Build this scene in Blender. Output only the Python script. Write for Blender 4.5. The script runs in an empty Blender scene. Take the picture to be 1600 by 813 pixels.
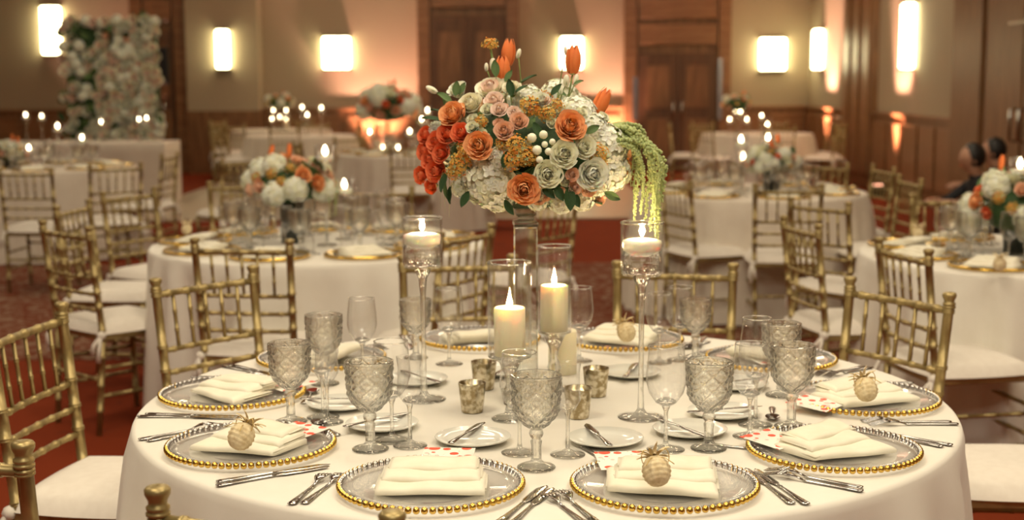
import bpy, math, random
import numpy as np
from mathutils import Vector, Matrix
R = math.radians
PI = math.pi
scene = bpy.context.scene
COL = scene.collection
rng = random.Random(7)

# ------------------------------------------------------------------ camera
F_PX = 2144.0
CAM = Vector((0.0, 0.0, 1.50))
PITCH, ROLL = 0.130, -0.0046
fw = Vector((0, math.cos(PITCH), -math.sin(PITCH)))
rt0 = Vector((1, 0, 0)); up0 = rt0.cross(fw)
rt = rt0 * math.cos(ROLL) + up0 * math.sin(ROLL)
up = -rt0 * math.sin(ROLL) + up0 * math.cos(ROLL)
cd = bpy.data.cameras.new('camera'); cam = bpy.data.objects.new('camera', cd); COL.objects.link(cam)
cd.sensor_width = 36; cd.lens = F_PX / 1600 * 36
m = Matrix((rt, up, -fw)).transposed().to_4x4(); m.translation = CAM
cam.matrix_world = m
cd.clip_end = 200
cd.dof.use_dof = True; cd.dof.focus_distance = 2.6; cd.dof.aperture_fstop = 3.6
scene.camera = cam
scene.cycles.max_bounces = 16; scene.cycles.transmission_bounces = 14; scene.cycles.glossy_bounces = 6; scene.cycles.transparent_max_bounces = 64

# ------------------------------------------------------------------ world, lamps, exposure
w = bpy.data.worlds.new('world'); scene.world = w; w.use_nodes = True
w.node_tree.nodes['Background'].inputs[0].default_value = (0.9, 0.75, 0.6, 1)
w.node_tree.nodes['Background'].inputs[1].default_value = 0.25
vs = scene.view_settings
vs.view_transform = 'Standard'; vs.look = 'None'; vs.gamma = 1; vs.exposure = -0.10; vs.use_curve_mapping = False
CEIL = 4.6

def area(name, loc, size, power, color, rot=(0, 0, 0)):
    l = bpy.data.lights.new(name, 'AREA'); l.shape = 'SQUARE'; l.size = size; l.energy = power; l.color = color
    o = bpy.data.objects.new(name, l); COL.objects.link(o); o.location = loc; o.rotation_euler = rot
    return o
WARM = (1.0, 0.87, 0.63)
for (x, y, p) in [(-1.6, 1.5, 120), (2.0, 1.5, 120), (0.0, 4.0, 85), (-4.5, 5.5, 85), (3.4, 6.0, 75), (-1.0, 8.5, 80), (3.0, 10.5, 70),
                  (-5.0, 11.0, 70), (-0.5, 14.0, 70), (-6.0, 17.0, 60), (2.5, 17.0, 70), (-2.0, 20.0, 55)]:
    area('ceiling_panel_lamp', (x, y, CEIL - 0.06), 1.3, p * 0.76, WARM)
area('ceiling_bounce_lamp', (0.3, -1.0, CEIL - 0.1), 2.2, 160, (1.0, 0.92, 0.74), (R(22), 0, 0))


def ray(px, py):
    return (fw + rt * ((px - 800) / F_PX) - up * ((py - 406.5) / F_PX))
def at(px, py, z):                 # point of the view ray at height z
    d = ray(px, py); t = (z - CAM.z) / d.z
    return CAM + d * t
def aty(px, py, y):                # point of the view ray at distance y
    d = ray(px, py); return CAM + d * (y / d.y)

# ------------------------------------------------------------------ materials
MATS = {}
def nodes(name):
    mt = bpy.data.materials.new(name); mt.use_nodes = True
    nt = mt.node_tree; b = nt.nodes['Principled BSDF']
    MATS[name] = mt
    return mt, nt, b
def noise_col(nt, b, c1, c2, scale, detail=3, coord='Object', lo=.35, hi=.65, stretch=None):
    tc = nt.nodes.new('ShaderNodeTexCoord'); n = nt.nodes.new('ShaderNodeTexNoise'); r = nt.nodes.new('ShaderNodeValToRGB')
    n.inputs['Scale'].default_value = scale; n.inputs['Detail'].default_value = detail
    src = tc.outputs[coord]
    if stretch:
        mp = nt.nodes.new('ShaderNodeMapping'); mp.inputs['Scale'].default_value = stretch
        nt.links.new(src, mp.inputs[0]); src = mp.outputs[0]
    nt.links.new(src, n.inputs['Vector']); nt.links.new(n.outputs['Fac'], r.inputs[0])
    r.color_ramp.elements[0].color = (*c1, 1); r.color_ramp.elements[1].color = (*c2, 1)
    r.color_ramp.elements[0].position = lo; r.color_ramp.elements[1].position = hi
    nt.links.new(r.outputs[0], b.inputs['Base Color'])
    return n, src
def bump(nt, b, src, scale, strength, dist=.002, kind='noise', detail=4):
    if kind == 'noise':
        n = nt.nodes.new('ShaderNodeTexNoise'); n.inputs['Scale'].default_value = scale; n.inputs['Detail'].default_value = detail; o = n.outputs['Fac']
    else:
        n = nt.nodes.new('ShaderNodeTexVoronoi'); n.inputs['Scale'].default_value = scale; o = n.outputs['Distance']
    if src is not None: nt.links.new(src, n.inputs['Vector'])
    bp = nt.nodes.new('ShaderNodeBump'); bp.inputs['Strength'].default_value = strength; bp.inputs['Distance'].default_value = dist
    nt.links.new(o, bp.inputs['Height']); nt.links.new(bp.outputs[0], b.inputs['Normal'])
def simple(name, c1, c2=None, rough=.6, metal=0, scale=30, bmp=0, bscale=200, bdist=.001, sss=0, trans=0, stretch=None, spec=None, sheen=0):
    mt, nt, b = nodes(name)
    c2 = c2 or tuple(v * .88 for v in c1)
    n, src = noise_col(nt, b, c2, c1, scale, stretch=stretch)
    b.inputs['Roughness'].default_value = rough; b.inputs['Metallic'].default_value = metal
    if spec is not None: b.inputs['Specular IOR Level'].default_value = spec
    if sss:
        b.inputs['Subsurface Weight'].default_value = sss; b.inputs['Subsurface Radius'].default_value = (1, .7, .4); b.inputs['Subsurface Scale'].default_value = .02
    if trans: b.inputs['Transmission Weight'].default_value = trans
    if sheen: b.inputs['Sheen Weight'].default_value = sheen
    if bmp: bump(nt, b, src, bscale, bmp, bdist)
    return mt

def glass(name, tint=(1, 1, 1), thin=.6, rough=0.0, ior=1.5, bmp=0, bscale=90):
    """thin-walled glass: mostly see-through with Fresnel reflection, mixed with refracting glass"""
    mt, nt, b = nodes(name)
    nt.nodes.remove(b); out = nt.nodes['Material Output']
    tr = nt.nodes.new('ShaderNodeBsdfTransparent'); tr.inputs[0].default_value = (*tint, 1)
    gl = nt.nodes.new('ShaderNodeBsdfGlossy'); gl.inputs['Roughness'].default_value = max(rough, .008)
    fr = nt.nodes.new('ShaderNodeFresnel'); fr.inputs['IOR'].default_value = ior
    ge = nt.nodes.new('ShaderNodeNewGeometry'); mi = nt.nodes.new('ShaderNodeMix'); mi.inputs[2].default_value = ior; mi.inputs[3].default_value = 1/ior   # same Fresnel from both sides of the thin wall
    nt.links.new(ge.outputs['Backfacing'], mi.inputs[0]); nt.links.new(mi.outputs[0], fr.inputs['IOR'])
    m1 = nt.nodes.new('ShaderNodeMixShader')
    nt.links.new(fr.outputs[0], m1.inputs[0]); nt.links.new(tr.outputs[0], m1.inputs[1]); nt.links.new(gl.outputs[0], m1.inputs[2])
    g = nt.nodes.new('ShaderNodeBsdfGlass'); g.inputs['IOR'].default_value = ior; g.inputs['Color'].default_value = (*tint, 1); g.inputs['Roughness'].default_value = rough
    m2 = nt.nodes.new('ShaderNodeMixShader'); m2.inputs[0].default_value = 1 - thin
    nt.links.new(m1.outputs[0], m2.inputs[1]); nt.links.new(g.outputs[0], m2.inputs[2]); nt.links.new(m2.outputs[0], out.inputs[0])
    if bmp:
        tc = nt.nodes.new('ShaderNodeTexCoord'); n = nt.nodes.new('ShaderNodeTexVoronoi'); n.inputs['Scale'].default_value = bscale
        bp = nt.nodes.new('ShaderNodeBump'); bp.inputs['Strength'].default_value = bmp; bp.inputs['Distance'].default_value = .002
        nt.links.new(tc.outputs['Object'], n.inputs['Vector']); nt.links.new(n.outputs['Distance'], bp.inputs['Height'])
        for s in (gl, g, fr): nt.links.new(bp.outputs[0], s.inputs['Normal'])
    return mt
def emit(name, col, strength):
    mt, nt, b = nodes(name)
    b.inputs['Base Color'].default_value = (*col, 1); b.inputs['Emission Color'].default_value = (*col, 1); b.inputs['Emission Strength'].default_value = strength
    return mt

simple('wallpaper', (.42, .345, .235), (.385, .315, .21), .85, scale=60, bmp=.3, bscale=300, stretch=(1, 1, 1))
simple('ceiling_paint', (.75, .68, .58), rough=.9)
simple('wood', (.26, .130, .055), (.165, .078, .032), .38, scale=3.0, stretch=(8, 8, .8), bmp=.05, bscale=60)
simple('wood_dark', (.150, .070, .030), (.095, .042, .018), .42, scale=3.0, stretch=(8, 8, .8))
simple('wood_light', (.31, .155, .068), (.21, .10, .042), .35, scale=3.0, stretch=(.8, 8, 8))
simple('gold_paint', (.43, .33, .145), (.33, .25, .105), .38, .6, scale=25, bmp=.08, bscale=120)
simple('gold_ring', (.74, .58, .26), (.60, .45, .18), .28, .8, scale=40)
simple('cushion_fabric', (.80, .745, .665), (.76, .70, .62), .85, scale=40, bmp=.15, bscale=400, sheen=.2)
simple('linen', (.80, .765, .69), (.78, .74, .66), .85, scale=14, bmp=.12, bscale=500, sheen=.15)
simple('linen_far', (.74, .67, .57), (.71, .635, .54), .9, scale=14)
simple('napkin_cloth', (.84, .80, .66), (.81, .76, .61), .85, scale=30, bmp=.2, bscale=700, bdist=.0004, sheen=.2)
simple('silver', (.50, .485, .47), (.40, .385, .37), .14, 1.0, scale=15)
simple('steel', (.45, .47, .55), (.38, .40, .48), .25, 1.0, scale=15)
simple('gold_bead', (.80, .55, .14), (.66, .42, .08), .2, .95, scale=300)
simple('porcelain', (.80, .80, .74), (.78, .78, .72), .08, scale=5)
simple('wax', (.93, .86, .64), (.90, .82, .58), .45, scale=10, sss=.6)
simple('wax_white', (.95, .92, .82), (.92, .88, .76), .4, scale=10, sss=.6)
simple('wick', (.05, .04, .03), rough=.9)
simple('black_base', (.03, .035, .03), rough=.3)
simple('dance_floor', (.46, .37, .265), (.41, .32, .22), .4, scale=20)
simple('skin', (.50, .27, .17), (.46, .24, .15), .5, scale=20)
simple('black_hair', (.012, .010, .009), rough=.45)
simple('dark_cloth', (.022, .022, .026), rough=.85)
simple('raffia', (.80, .68, .44), (.64, .50, .28), .75, scale=120, bmp=.3, bscale=300)
simple('gold_thread', (.70, .50, .18), rough=.4, metal=.6)
simple('ribbon_sheer', (.86, .80, .62), rough=.5)
# flowers
PET = dict(rough=.55, sss=.15, sheen=.2, spec=.3)
def petal(name, c1, c2): simple(name, c1, c2, .6, scale=45, sss=.25, spec=.25)
petal('coral_petal', (.93, .27, .12), (.86, .18, .07))
petal('orange_petal', (.95, .52, .25), (.92, .40, .16))
petal('tulip_petal', (.90, .27, .08), (.85, .19, .05))
petal('peach_petal', (.93, .63, .44), (.90, .52, .36))
petal('pink_petal', (.92, .74, .62), (.89, .64, .52))
petal('cream_petal', (.95, .90, .72), (.92, .86, .64))
petal('ivory_petal', (.94, .92, .74), (.88, .87, .64))
petal('white_petal', (.94, .93, .82), (.87, .88, .72))
petal('yellow_floret', (.82, .50, .11), (.72, .38, .07))
petal('orange_floret', (.82, .30, .05), (.75, .22, .03))
petal('bud_green', (.56, .66, .36), (.42, .52, .24))
petal('leaf', (.045, .095, .03), (.022, .055, .018))
petal('leaf_light', (.14, .22, .08), (.09, .15, .05))
petal('stem_green', (.20, .30, .10), (.13, .20, .06))
petal('amaranth', (.46, .52, .22), (.34, .41, .16))
glass('thin_glass', (1, 1, 1), thin=.96, ior=1.42)
glass('stem_glass', (1, 1, .99), thin=.50)
glass('cut_glass', (1, 1, .985), thin=.42, rough=.0)
glass('water', (1, 1, 1), thin=.35, ior=1.33)
glass('plate_glass', (.985, .985, .99), thin=.86, bmp=.05, bscale=25)
glass('vase_glass', (.95, .96, .93), thin=.3)
emit('flame', (1.0, .72, .36), 650)
emit('flame_far', (1.0, .80, .50), 26)
emit('sconce_diffuser', (1.0, .90, .52), 15.0)
emit('uplight_lens', (1.0, .45, .28), 8.0)

def carpet(name, base, base2, figure, amount, scale):
    mt, nt, b = nodes(name)
    tc = nt.nodes.new('ShaderNodeTexCoord')
    n = nt.nodes.new('ShaderNodeTexNoise'); n.inputs['Scale'].default_value = scale; n.inputs['Detail'].default_value = 5; n.inputs['Distortion'].default_value = 1.8
    n2 = nt.nodes.new('ShaderNodeTexNoise'); n2.inputs['Scale'].default_value = .6
    for t in (n, n2): nt.links.new(tc.outputs['Object'], t.inputs['Vector'])
    r1 = nt.nodes.new('ShaderNodeValToRGB'); r1.color_ramp.elements[0].color = (*base, 1); r1.color_ramp.elements[1].color = (*base2, 1)
    nt.links.new(n2.outputs['Fac'], r1.inputs[0])
    r2 = nt.nodes.new('ShaderNodeValToRGB'); r2.color_ramp.elements[0].position = amount; r2.color_ramp.elements[1].position = amount+.07
    nt.links.new(n.outputs['Fac'], r2.inputs[0])
    mx = nt.nodes.new('ShaderNodeMix'); mx.data_type = 'RGBA'
    nt.links.new(r2.outputs[0], mx.inputs[0]); nt.links.new(r1.outputs[0], mx.inputs[6]); mx.inputs[7].default_value = (*figure, 1)
    nt.links.new(mx.outputs[2], b.inputs['Base Color']); b.inputs['Roughness'].default_value = 1; b.inputs['Specular IOR Level'].default_value = .08
    bump(nt, b, tc.outputs['Object'], 400, .3)
carpet('carpet', (.165, .026, .008), (.215, .036, .011), (.13, .028, .012), .62, 6)
carpet('carpet_figured', (.135, .036, .018), (.165, .045, .022), (.24, .145, .095), .50, 9)
def mercury():
    mt, nt, b = nodes('mercury_glass')
    n, src = noise_col(nt, b, (.34, .27, .15), (.72, .66, .52), 70, 6, lo=.42, hi=.6)
    b.inputs['Metallic'].default_value = .85; b.inputs['Roughness'].default_value = .28
    bump(nt, b, src, 90, .25)
mercury()
def poppy_print():
    mt, nt, b = nodes('poppy_print')
    tc = nt.nodes.new('ShaderNodeTexCoord')
    def blobs(scale, thr, seed, col, prev):
        mp = nt.nodes.new('ShaderNodeMapping'); mp.inputs['Location'].default_value = (seed, seed * .37, 0); mp.inputs['Scale'].default_value = (scale, scale * 1.15, .001)
        v = nt.nodes.new('ShaderNodeTexVoronoi'); v.inputs['Scale'].default_value = 1; v.inputs['Randomness'].default_value = .75
        nt.links.new(tc.outputs['Object'], mp.inputs[0]); nt.links.new(mp.outputs[0], v.inputs['Vector'])
        lt = nt.nodes.new('ShaderNodeMath'); lt.operation = 'LESS_THAN'; lt.inputs[1].default_value = thr
        nt.links.new(v.outputs['Distance'], lt.inputs[0])
        mx = nt.nodes.new('ShaderNodeMix'); mx.data_type = 'RGBA'
        nt.links.new(lt.outputs[0], mx.inputs[0])
        if isinstance(prev, tuple): mx.inputs[6].default_value = (*prev, 1)
        else: nt.links.new(prev, mx.inputs[6])
        mx.inputs[7].default_value = (*col, 1)
        return mx.outputs[2]
    o = blobs(75, .16, 3.1, (.45, .50, .38), (.86, .84, .76))
    o = blobs(34, .34, 5.7, (.86, .55, .50), o)
    o = blobs(34, .40, 1.3, (.80, .09, .04), o)
    nt.links.new(o, b.inputs['Base Color']); b.inputs['Roughness'].default_value = .5
poppy_print()

# ------------------------------------------------------------------ mesh helpers
class MB:
    def __init__(s): s.v = []; s.f = []; s.mi = []; s.mats = []; s.cur = 0
    def mat(s, name):
        if name not in s.mats: s.mats.append(name)
        s.cur = s.mats.index(name); return s
    def add(s, vs, fs, mats=None):
        o = len(s.v); s.v += [tuple(v) for v in vs]
        s.f += [tuple(i + o for i in f) for f in fs]
        s.mi += (mats if mats else [s.cur] * len(fs))
    def box(s, c, d, rot=None):
        x, y, z = [k / 2 for k in d]
        vs = [Vector((sx * x, sy * y, sz * z)) for sx in (-1, 1) for sy in (-1, 1) for sz in (-1, 1)]
        if rot: vs = [rot @ v for v in vs]
        s.add([v + Vector(c) for v in vs], [(0, 1, 3, 2), (4, 6, 7, 5), (0, 4, 5, 1), (2, 3, 7, 6), (0, 2, 6, 4), (1, 5, 7, 3)])
        return s
    def bbox(s, c, d, b=.01):      # bevelled box: two rings of chamfer in z
        x, y, z = [k / 2 for k in d]
        def ring(i, zz): return [(c[0]+px, c[1]+py, c[2]+zz) for px, py in ((-x+i, -y+i), (x-i, -y+i), (x-i, y-i), (-x+i, y-i))]
        s.loft([ring(b, -z), ring(0, -z+b), ring(0, z-b), ring(b, z)])
        return s
    def loft(s, rings, closed=True, caps=True):
        n = len(rings[0]); vs = [v for r in rings for v in r]; fs = []
        for i in range(len(rings) - 1):
            for j in range(n if closed else n - 1):
                a = i*n+j; b = i*n+(j+1) % n; fs.append((a, b, b+n, a+n))
        if caps:
            fs.append(tuple(range(n))[::-1]); fs.append(tuple(range((len(rings)-1)*n, len(rings)*n)))
        s.add(vs, fs); return s
    def lathe(s, prof, seg=24, c=(0, 0, 0), mod=None):
        rings = []
        for k, (r, z) in enumerate(prof):
            ring = []
            for j in range(seg):
                a = 2*PI*j/seg; rr = r if mod is None else mod(k, a, r, z)
                ring.append((c[0]+rr*math.cos(a), c[1]+rr*math.sin(a), c[2]+z))
            rings.append(ring)
        s.loft(rings, caps=False)
        n = len(s.v); base = n - len(rings)*seg
        if prof[0][0] > 1e-4 and False: pass
        return s
    def tube(s, pts, rad, seg=8, caps=True):
        pts = [Vector(p) for p in pts]
        if not isinstance(rad, (list, tuple)): rad = [rad]*len(pts)
        t0 = (pts[1]-pts[0]).normalized()
        ref = Vector((0, 0, 1)) if abs(t0.z) < .9 else Vector((1, 0, 0))
        nrm = t0.cross(ref).normalized(); rings = []
        for i, p in enumerate(pts):
            a = pts[max(i-1, 0)]; b = pts[min(i+1, len(pts)-1)]
            t = (b-a)
            t = t.normalized() if t.length > 1e-9 else t0
            nrm = (nrm - t*nrm.dot(t)).normalized(); bi = t.cross(nrm)
            rings.append([p + (nrm*math.cos(2*PI*j/seg) + bi*math.sin(2*PI*j/seg))*rad[i] for j in range(seg)])
        s.loft(rings, caps=caps); return s
    def ball(s, c, r, seg=8, rings=6, sc=(1, 1, 1), split=None):
        o = []
        for i in range(rings+1):
            th = PI*i/rings
            o.append([(c[0]+r*sc[0]*math.sin(th)*math.cos(2*PI*j/seg), c[1]+r*sc[1]*math.sin(th)*math.sin(2*PI*j/seg), c[2]-r*sc[2]*math.cos(th)) for j in range(seg)])
        s.loft(o, caps=False); return s
    def grid(s, fn, nu, nv):
        vs = [fn(i/(nu-1), j/(nv-1)) for j in range(nv) for i in range(nu)]
        s.add(vs, [(j*nu+i, j*nu+i+1, (j+1)*nu+i+1, (j+1)*nu+i) for j in range(nv-1) for i in range(nu-1)]); return s
    def mesh(s, name, smooth=True):
        me = bpy.data.meshes.new(name); me.from_pydata(s.v, [], s.f)
        for mt in s.mats: me.materials.append(MATS[mt])
        me.polygons.foreach_set('material_index', s.mi)
        if smooth: me.polygons.foreach_set('use_smooth', [True]*len(s.f))
        me.update(); return me

def link(name, mesh, parent=None, loc=(0, 0, 0), rot=(0, 0, 0), scale=None, label=None):
    o = bpy.data.objects.new(name, mesh); COL.objects.link(o); o.location = loc; o.rotation_euler = rot
    if scale is not None: o.scale = scale if not isinstance(scale, (int, float)) else (scale,)*3
    if parent: o.parent = parent
    if label: o['label'] = label
    return o
def tag(o, label, cat, group=None):
    o['label'] = label; o['category'] = cat
    if group: o['group'] = group
    return o
def struct(name, mesh, parent=None, **k):
    o = link(name, mesh, parent, **k); 
    if parent is None: o['kind'] = 'structure'
    return o
def thing(name, label, cat, loc, rot=(0, 0, 0), group=None, parts=(), scale=None):
    """parts: (name, mesh, loc, rot, label, subparts)"""
    e = bpy.data.objects.new(name, None); COL.objects.link(e); e.location = loc; e.rotation_euler = rot; e.empty_display_size = .05
    if scale: e.scale = (scale,)*3
    tag(e, label, cat, group)
    add_parts(e, parts); return e
def add_parts(e, parts):
    for p in parts:
        p = tuple(p) + (None,)*(6-len(p))
        o = link(p[0], p[1], e, p[2] or (0, 0, 0), p[3] or (0, 0, 0), label=p[4])
        if p[5]: add_parts(o, p[5])

# ------------------------------------------------------------------ room
YB = 23.0           # back wall
XR = 4.95           # right wall
XL = -10.5; YF = -5.0
def plane(name, vs, mat):
    b = MB().mat(mat); b.add(vs, [tuple(range(len(vs)))]); return b.mesh(name, False)
struct('floor', MB().mat('carpet').box(((XL+XR)/2, (YF+YB)/2, -.05), (XR-XL+.4, YB-YF+.4, .1)).mesh('floor', False))
struct('ceiling', MB().mat('ceiling_paint').box(((XL+XR)/2, (YF+YB)/2, CEIL+.05), (XR-XL+.4, YB-YF+.4, .1)).mesh('ceiling', False))
struct('wall_back', MB().mat('wallpaper').box(((XL+XR)/2, YB+.1, CEIL/2), (XR-XL+.4, .2, CEIL)).mesh('wall_back', False))
struct('wall_right', MB().mat('wallpaper').box((XR+.1, (YF+YB)/2, CEIL/2), (.2, YB-YF, CEIL)).mesh('wall_right', False))
struct('wall_left', MB().mat('wallpaper').box((XL-.1, (YF+YB)/2, CEIL/2), (.2, YB-YF, CEIL)).mesh('wall_left', False))
struct('wall_front', MB().mat('wallpaper').box(((XL+XR)/2, YF-.1, CEIL/2), (XR-XL+.4, .2, CEIL)).mesh('wall_front', False))
def X(px, y=YB): return aty(px, 150, y).x
WH = 1.03           # wainscot height
wn = 0
def wainscot_back(px0, px1):
    global wn; wn += 1
    x0, x1 = X(px0), X(px1)
    o = struct('trim_%d' % wn, MB().mat('wood').box(((x0+x1)/2, YB-.02, WH/2), (x1-x0, .04, WH)).mesh('wainscot', False))
    link('cap_rail', MB().mat('wood_light').box(((x0+x1)/2, YB-.035, WH+.015), (x1-x0, .07, .04)).mesh('cap_rail', False), o)
    link('base_board', MB().mat('wood_dark').box(((x0+x1)/2, YB-.035, .07), (x1-x0, .07, .14)).mesh('base_board', False), o)
    n = max(1, round((x1-x0)/.62)); wd = (x1-x0)/n
    pm = MB().mat('wood_light').bbox((0, 0, 0), (wd-.12, .03, WH-.32), .008).mesh('wainscot_panel', False)
    for i in range(n): link('panel', pm, o, (x0+wd*(i+.5), YB-.05, .58))
for a, b in ((-200, 213), (300, 655), (812, 973), (1135, 1262)): wainscot_back(a, b)
# projecting bay of the back wall between the left portal and the first corner
xa, xb = X(300), X(411)
bay = struct('wall_bay', MB().mat('wallpaper').box(((xa+xb)/2, YB-.17, (CEIL+WH)/2), (xb-xa, .34, CEIL-WH)).mesh('wall_bay', False))
struct('trim_9', MB().mat('wood').box(((xa+xb)/2, YB-.19, WH/2), (xb-xa, .38, WH)).mesh('bay_wainscot', False))

# wood portals in the back wall
def portal(px0, px1, idx, door_top=2.02, leaves=True, depth=.22):
    x0, x1 = X(px0), X(px1); w_ = x1-x0; cx = (x0+x1)/2
    o = struct('door_%d' % idx, MB().mat('wood').box((cx, YB-depth/2+.02, CEIL/2), (w_-.36, depth-.06, CEIL)).mesh('portal_backing', False))
    pil = MB().mat('wood_light').bbox((0, 0, CEIL/2), (.20, depth+.06, CEIL), .015).mesh('pilaster', False)
    for xx in (x0+.10, x1-.10): link('pilaster', pil, o, (xx, YB-depth/2, 0))
    pw = w_-.46; z = door_top+.12
    pm = MB().mat('wood_light').bbox((0, 0, 0), (pw, .04, .34), .012).mesh('overdoor_panel', False)
    while z < CEIL-.1:
        link('panel', pm, o, (cx, YB-depth-.0, z+.19)); z += .42
    if leaves:
        lw = pw/2-.01
        lm = MB().mat('wood_dark').bbox((0, 0, door_top/2), (lw, .05, door_top), .01).mesh('door_leaf', False)
        pn = MB().mat('wood').bbox((0, 0, 0), (lw*.62, .03, door_top*.36), .01).mesh('leaf_panel', False)
        hn = MB().mat('silver').tube([(0, 0, -.16), (0, -.05, -.15), (0, -.05, .15), (0, 0, .16)], .013, 6).mesh('handle')
        for sx in (-1, 1):
            l = link('door_leaf', lm, o, (cx+sx*(lw/2+.005), YB-depth-.0, 0))
            for zz in (door_top*.27, door_top*.72): link('panel', pn, l, (0, -.03, zz))
            link('handle', hn, l, (-sx*(lw/2-.07), -.03, 1.0))
    return o, x0, x1
portal(213, 299, 1, 2.35, True)
portal(655, 811, 2, 2.55, True, .25)
d3, x0_, x1_ = portal(973, 1137, 3, 1.93, True, .25)
for xx, z0, z1 in ((X(989), .85, 1.55), (X(1119), .85, 1.85)):
    link('metal_strip', MB().mat('steel').box((xx, YB-.40, (z0+z1)/2), (.07, .05, z1-z0)).mesh('metal_strip', False), d3, label='bluish metal strip')
sp = aty(252, 102, YB-.45)
thing('wall_speaker', 'black box speaker on wood portal right of the flower wall', 'speaker', (sp.x, YB-.30, sp.z), parts=[
    ('cabinet', MB().mat('black_base').bbox((0, 0, 0), (.17, .16, .60), .015).mesh('cabinet', False)), ('grille', MB().mat('dark_cloth').bbox((0, -.085, 0), (.14, .012, .55), .004).mesh('grille', False))])
# right wall : wainscot, wood piers
def right_wain(y0, y1):
    global wn; wn += 1
    o = struct('trim_%d' % (wn+10), MB().mat('wood').box((XR-.02, (y0+y1)/2, WH/2), (.04, y1-y0, WH)).mesh('wainscot', False))
    link('cap_rail', MB().mat('wood_light').box((XR-.035, (y0+y1)/2, WH+.015), (.07, y1-y0, .04)).mesh('cap_rail', False), o)
    n = max(1, round((y1-y0)/.65)); wd = (y1-y0)/n
    pm = MB().mat('wood_light').bbox((0, 0, 0), (.03, wd-.12, WH-.3), .008).mesh('wainscot_panel', False)
    for i in range(n): link('panel', pm, o, (XR-.05, y0+wd*(i+.5), .57))
def ywall(px, x=XR): return (F_PX*x)/(px-800)*math.cos(PITCH)*1.0
yw = lambda px: x_to_y(px)
def x_to_y(px, x=XR):
    d = ray(px, 150); return d.y*(x/d.x)
p1a, p1b = x_to_y(1316, XR-.1), x_to_y(1360, XR-.1)
p2a, p2b = x_to_y(1503), x_to_y(1530, XR-.12)
right_wain(p1a, YB); right_wain(p2a, p1b)
pier = struct('trim_20', MB().mat('wood').bbox((XR-.05, (p1a+p1b)/2, CEIL/2), (.10, p1a-p1b, CEIL), .02).mesh('wood_pier', False))
for yy in np.linspace(p1b+.25, p1a-.25, 3):
    link('pier_panel', MB().mat('wood_light').bbox((XR-.11, float(yy), 2.3), (.03, (p1a-p1b)/3-.2, 4.2), .01).mesh('pier_panel', False), pier)
pier2 = struct('trim_21', MB().mat('wood').bbox((XR-.06, (p2a+p2b)/2, CEIL/2), (.12, p2a-p2b, CEIL), .02).mesh('wood_post', False))
dr = struct('door_4', MB().mat('wood').box((XR-.03, (p2b+2)/2, CEIL/2), (.06, p2b-2, CEIL)).mesh('side_door_wall', False))
dlm = MB().mat('wood').bbox((XR-.08, 0, 1.2), (.05, 1.0, 2.4), .01).mesh('side_door_leaf', False)
shn = MB().mat('silver').tube([(XR-.11, 0, .95), (XR-.17, 0, .96), (XR-.17, 0, 1.25), (XR-.11, 0, 1.26)], .015, 6).mesh('handle')
for i in range(5):
    yy = p2b-.62-1.06*i
    l = link('door_leaf', dlm, dr, (0, yy, 0)); link('handle', shn, l, (0, (.42 if i % 2 else -.42), -.05))
link('door_rail', MB().mat('silver').box((XR-.12, p2b-1.6, 2.03), (.03, 1.6, .03)).mesh('door_rail', False), dr)

# sconces
def sconce(x, y, z, w_, h_, label, side=False, power=1):
    b = MB().mat('sconce_diffuser').bbox((0, -.07, 0), (w_, .10, h_), .02).mesh('diffuser', False)
    fr = MB().mat('silver').box((0, -.07, 0), (w_+.03, .13, .025)).mesh('end_cap', False)
    bp = MB().mat('silver').box((0, -.008, 0), (w_*.7, .015, h_*.9)).mesh('back_plate', False)
    thing('wall_sconce', label, 'wall light', (x, y, z), (0, 0, R(-90) if side else 0), 'wall lights', [('diffuser', b), ('end_cap', fr, (0, 0, -h_/2-.012)), ('end_cap', fr, (0, 0, h_/2+.012)), ('back_plate', bp)])
zs = lambda px, py, y=YB: aty(px, py, y).z
sconce(X(87), YB, zs(87, 48), .30, .78, 'glowing tall wall light left of the flower wall')
sconce(X(358), YB-.34, zs(358, 78), .20, .62, 'narrow glowing wall light on the projecting bay right of flower wall')
sconce(X(528), YB, zs(528, 83), .44, .52, 'glowing square wall light above the far tables left of centre')
sconce(X(893), YB, zs(893, 83), .36, .52, 'glowing wall light right behind the upright orange tulip')
sconce(X(1205), YB, zs(1205, 85), .42, .52, 'glowing square wall light right of the double doors')
sconce(XR, x_to_y(1283), 1.97, .40, .62, 'glowing wall light in the far right corner beside wood pier', True)
sconce(XR, x_to_y(1424), 2.02, .30, .80, 'long glowing wall light between wood pier and right side doors', True)

# uplights
def uplight(x, y, label, tx, ty, power, blend=.8, size=70):
    body = MB().mat('black_base').lathe([(0, 0), (.09, 0), (.09, .14), (.08, .16), (0, .16)], 16).mesh('body')
    lens = MB().mat('uplight_lens').lathe([(0, .162), (.06, .163), (.06, .16)], 16).mesh('lens')
    t = thing('uplight', label, 'light', (x, y, 0), parts=[('body', body), ('lens', lens)])
    l = bpy.data.lights.new('uplight_lamp', 'SPOT'); l.energy = power; l.color = (1.0, .50, .37); l.spot_size = R(size); l.spot_blend = blend; l.shadow_soft_size = .06
    o = bpy.data.objects.new('uplight_lamp', l); COL.objects.link(o); o.location = (x, y, .19)
    o.rotation_euler = Vector((tx-x, ty-y, 1.9 if size > 60 else 3.6)).to_track_quat('-Z', 'Y').to_euler()
uplight(X(592), YB-.35, 'small floor uplight washing pink on wall behind tall far arrangement', X(592), YB, 900, size=85)
uplight(X(958), YB-.35, 'small floor uplight washing pink beside the double doors', X(958), YB, 900, size=75)
uplight(X(195), YB-.35, 'small floor uplight behind the flower wall', X(195), YB, 700, size=80)
uplight(XR-.28, x_to_y(1300), 'small floor uplight by the far right corner', XR, x_to_y(1300), 3200, size=44)
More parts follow.
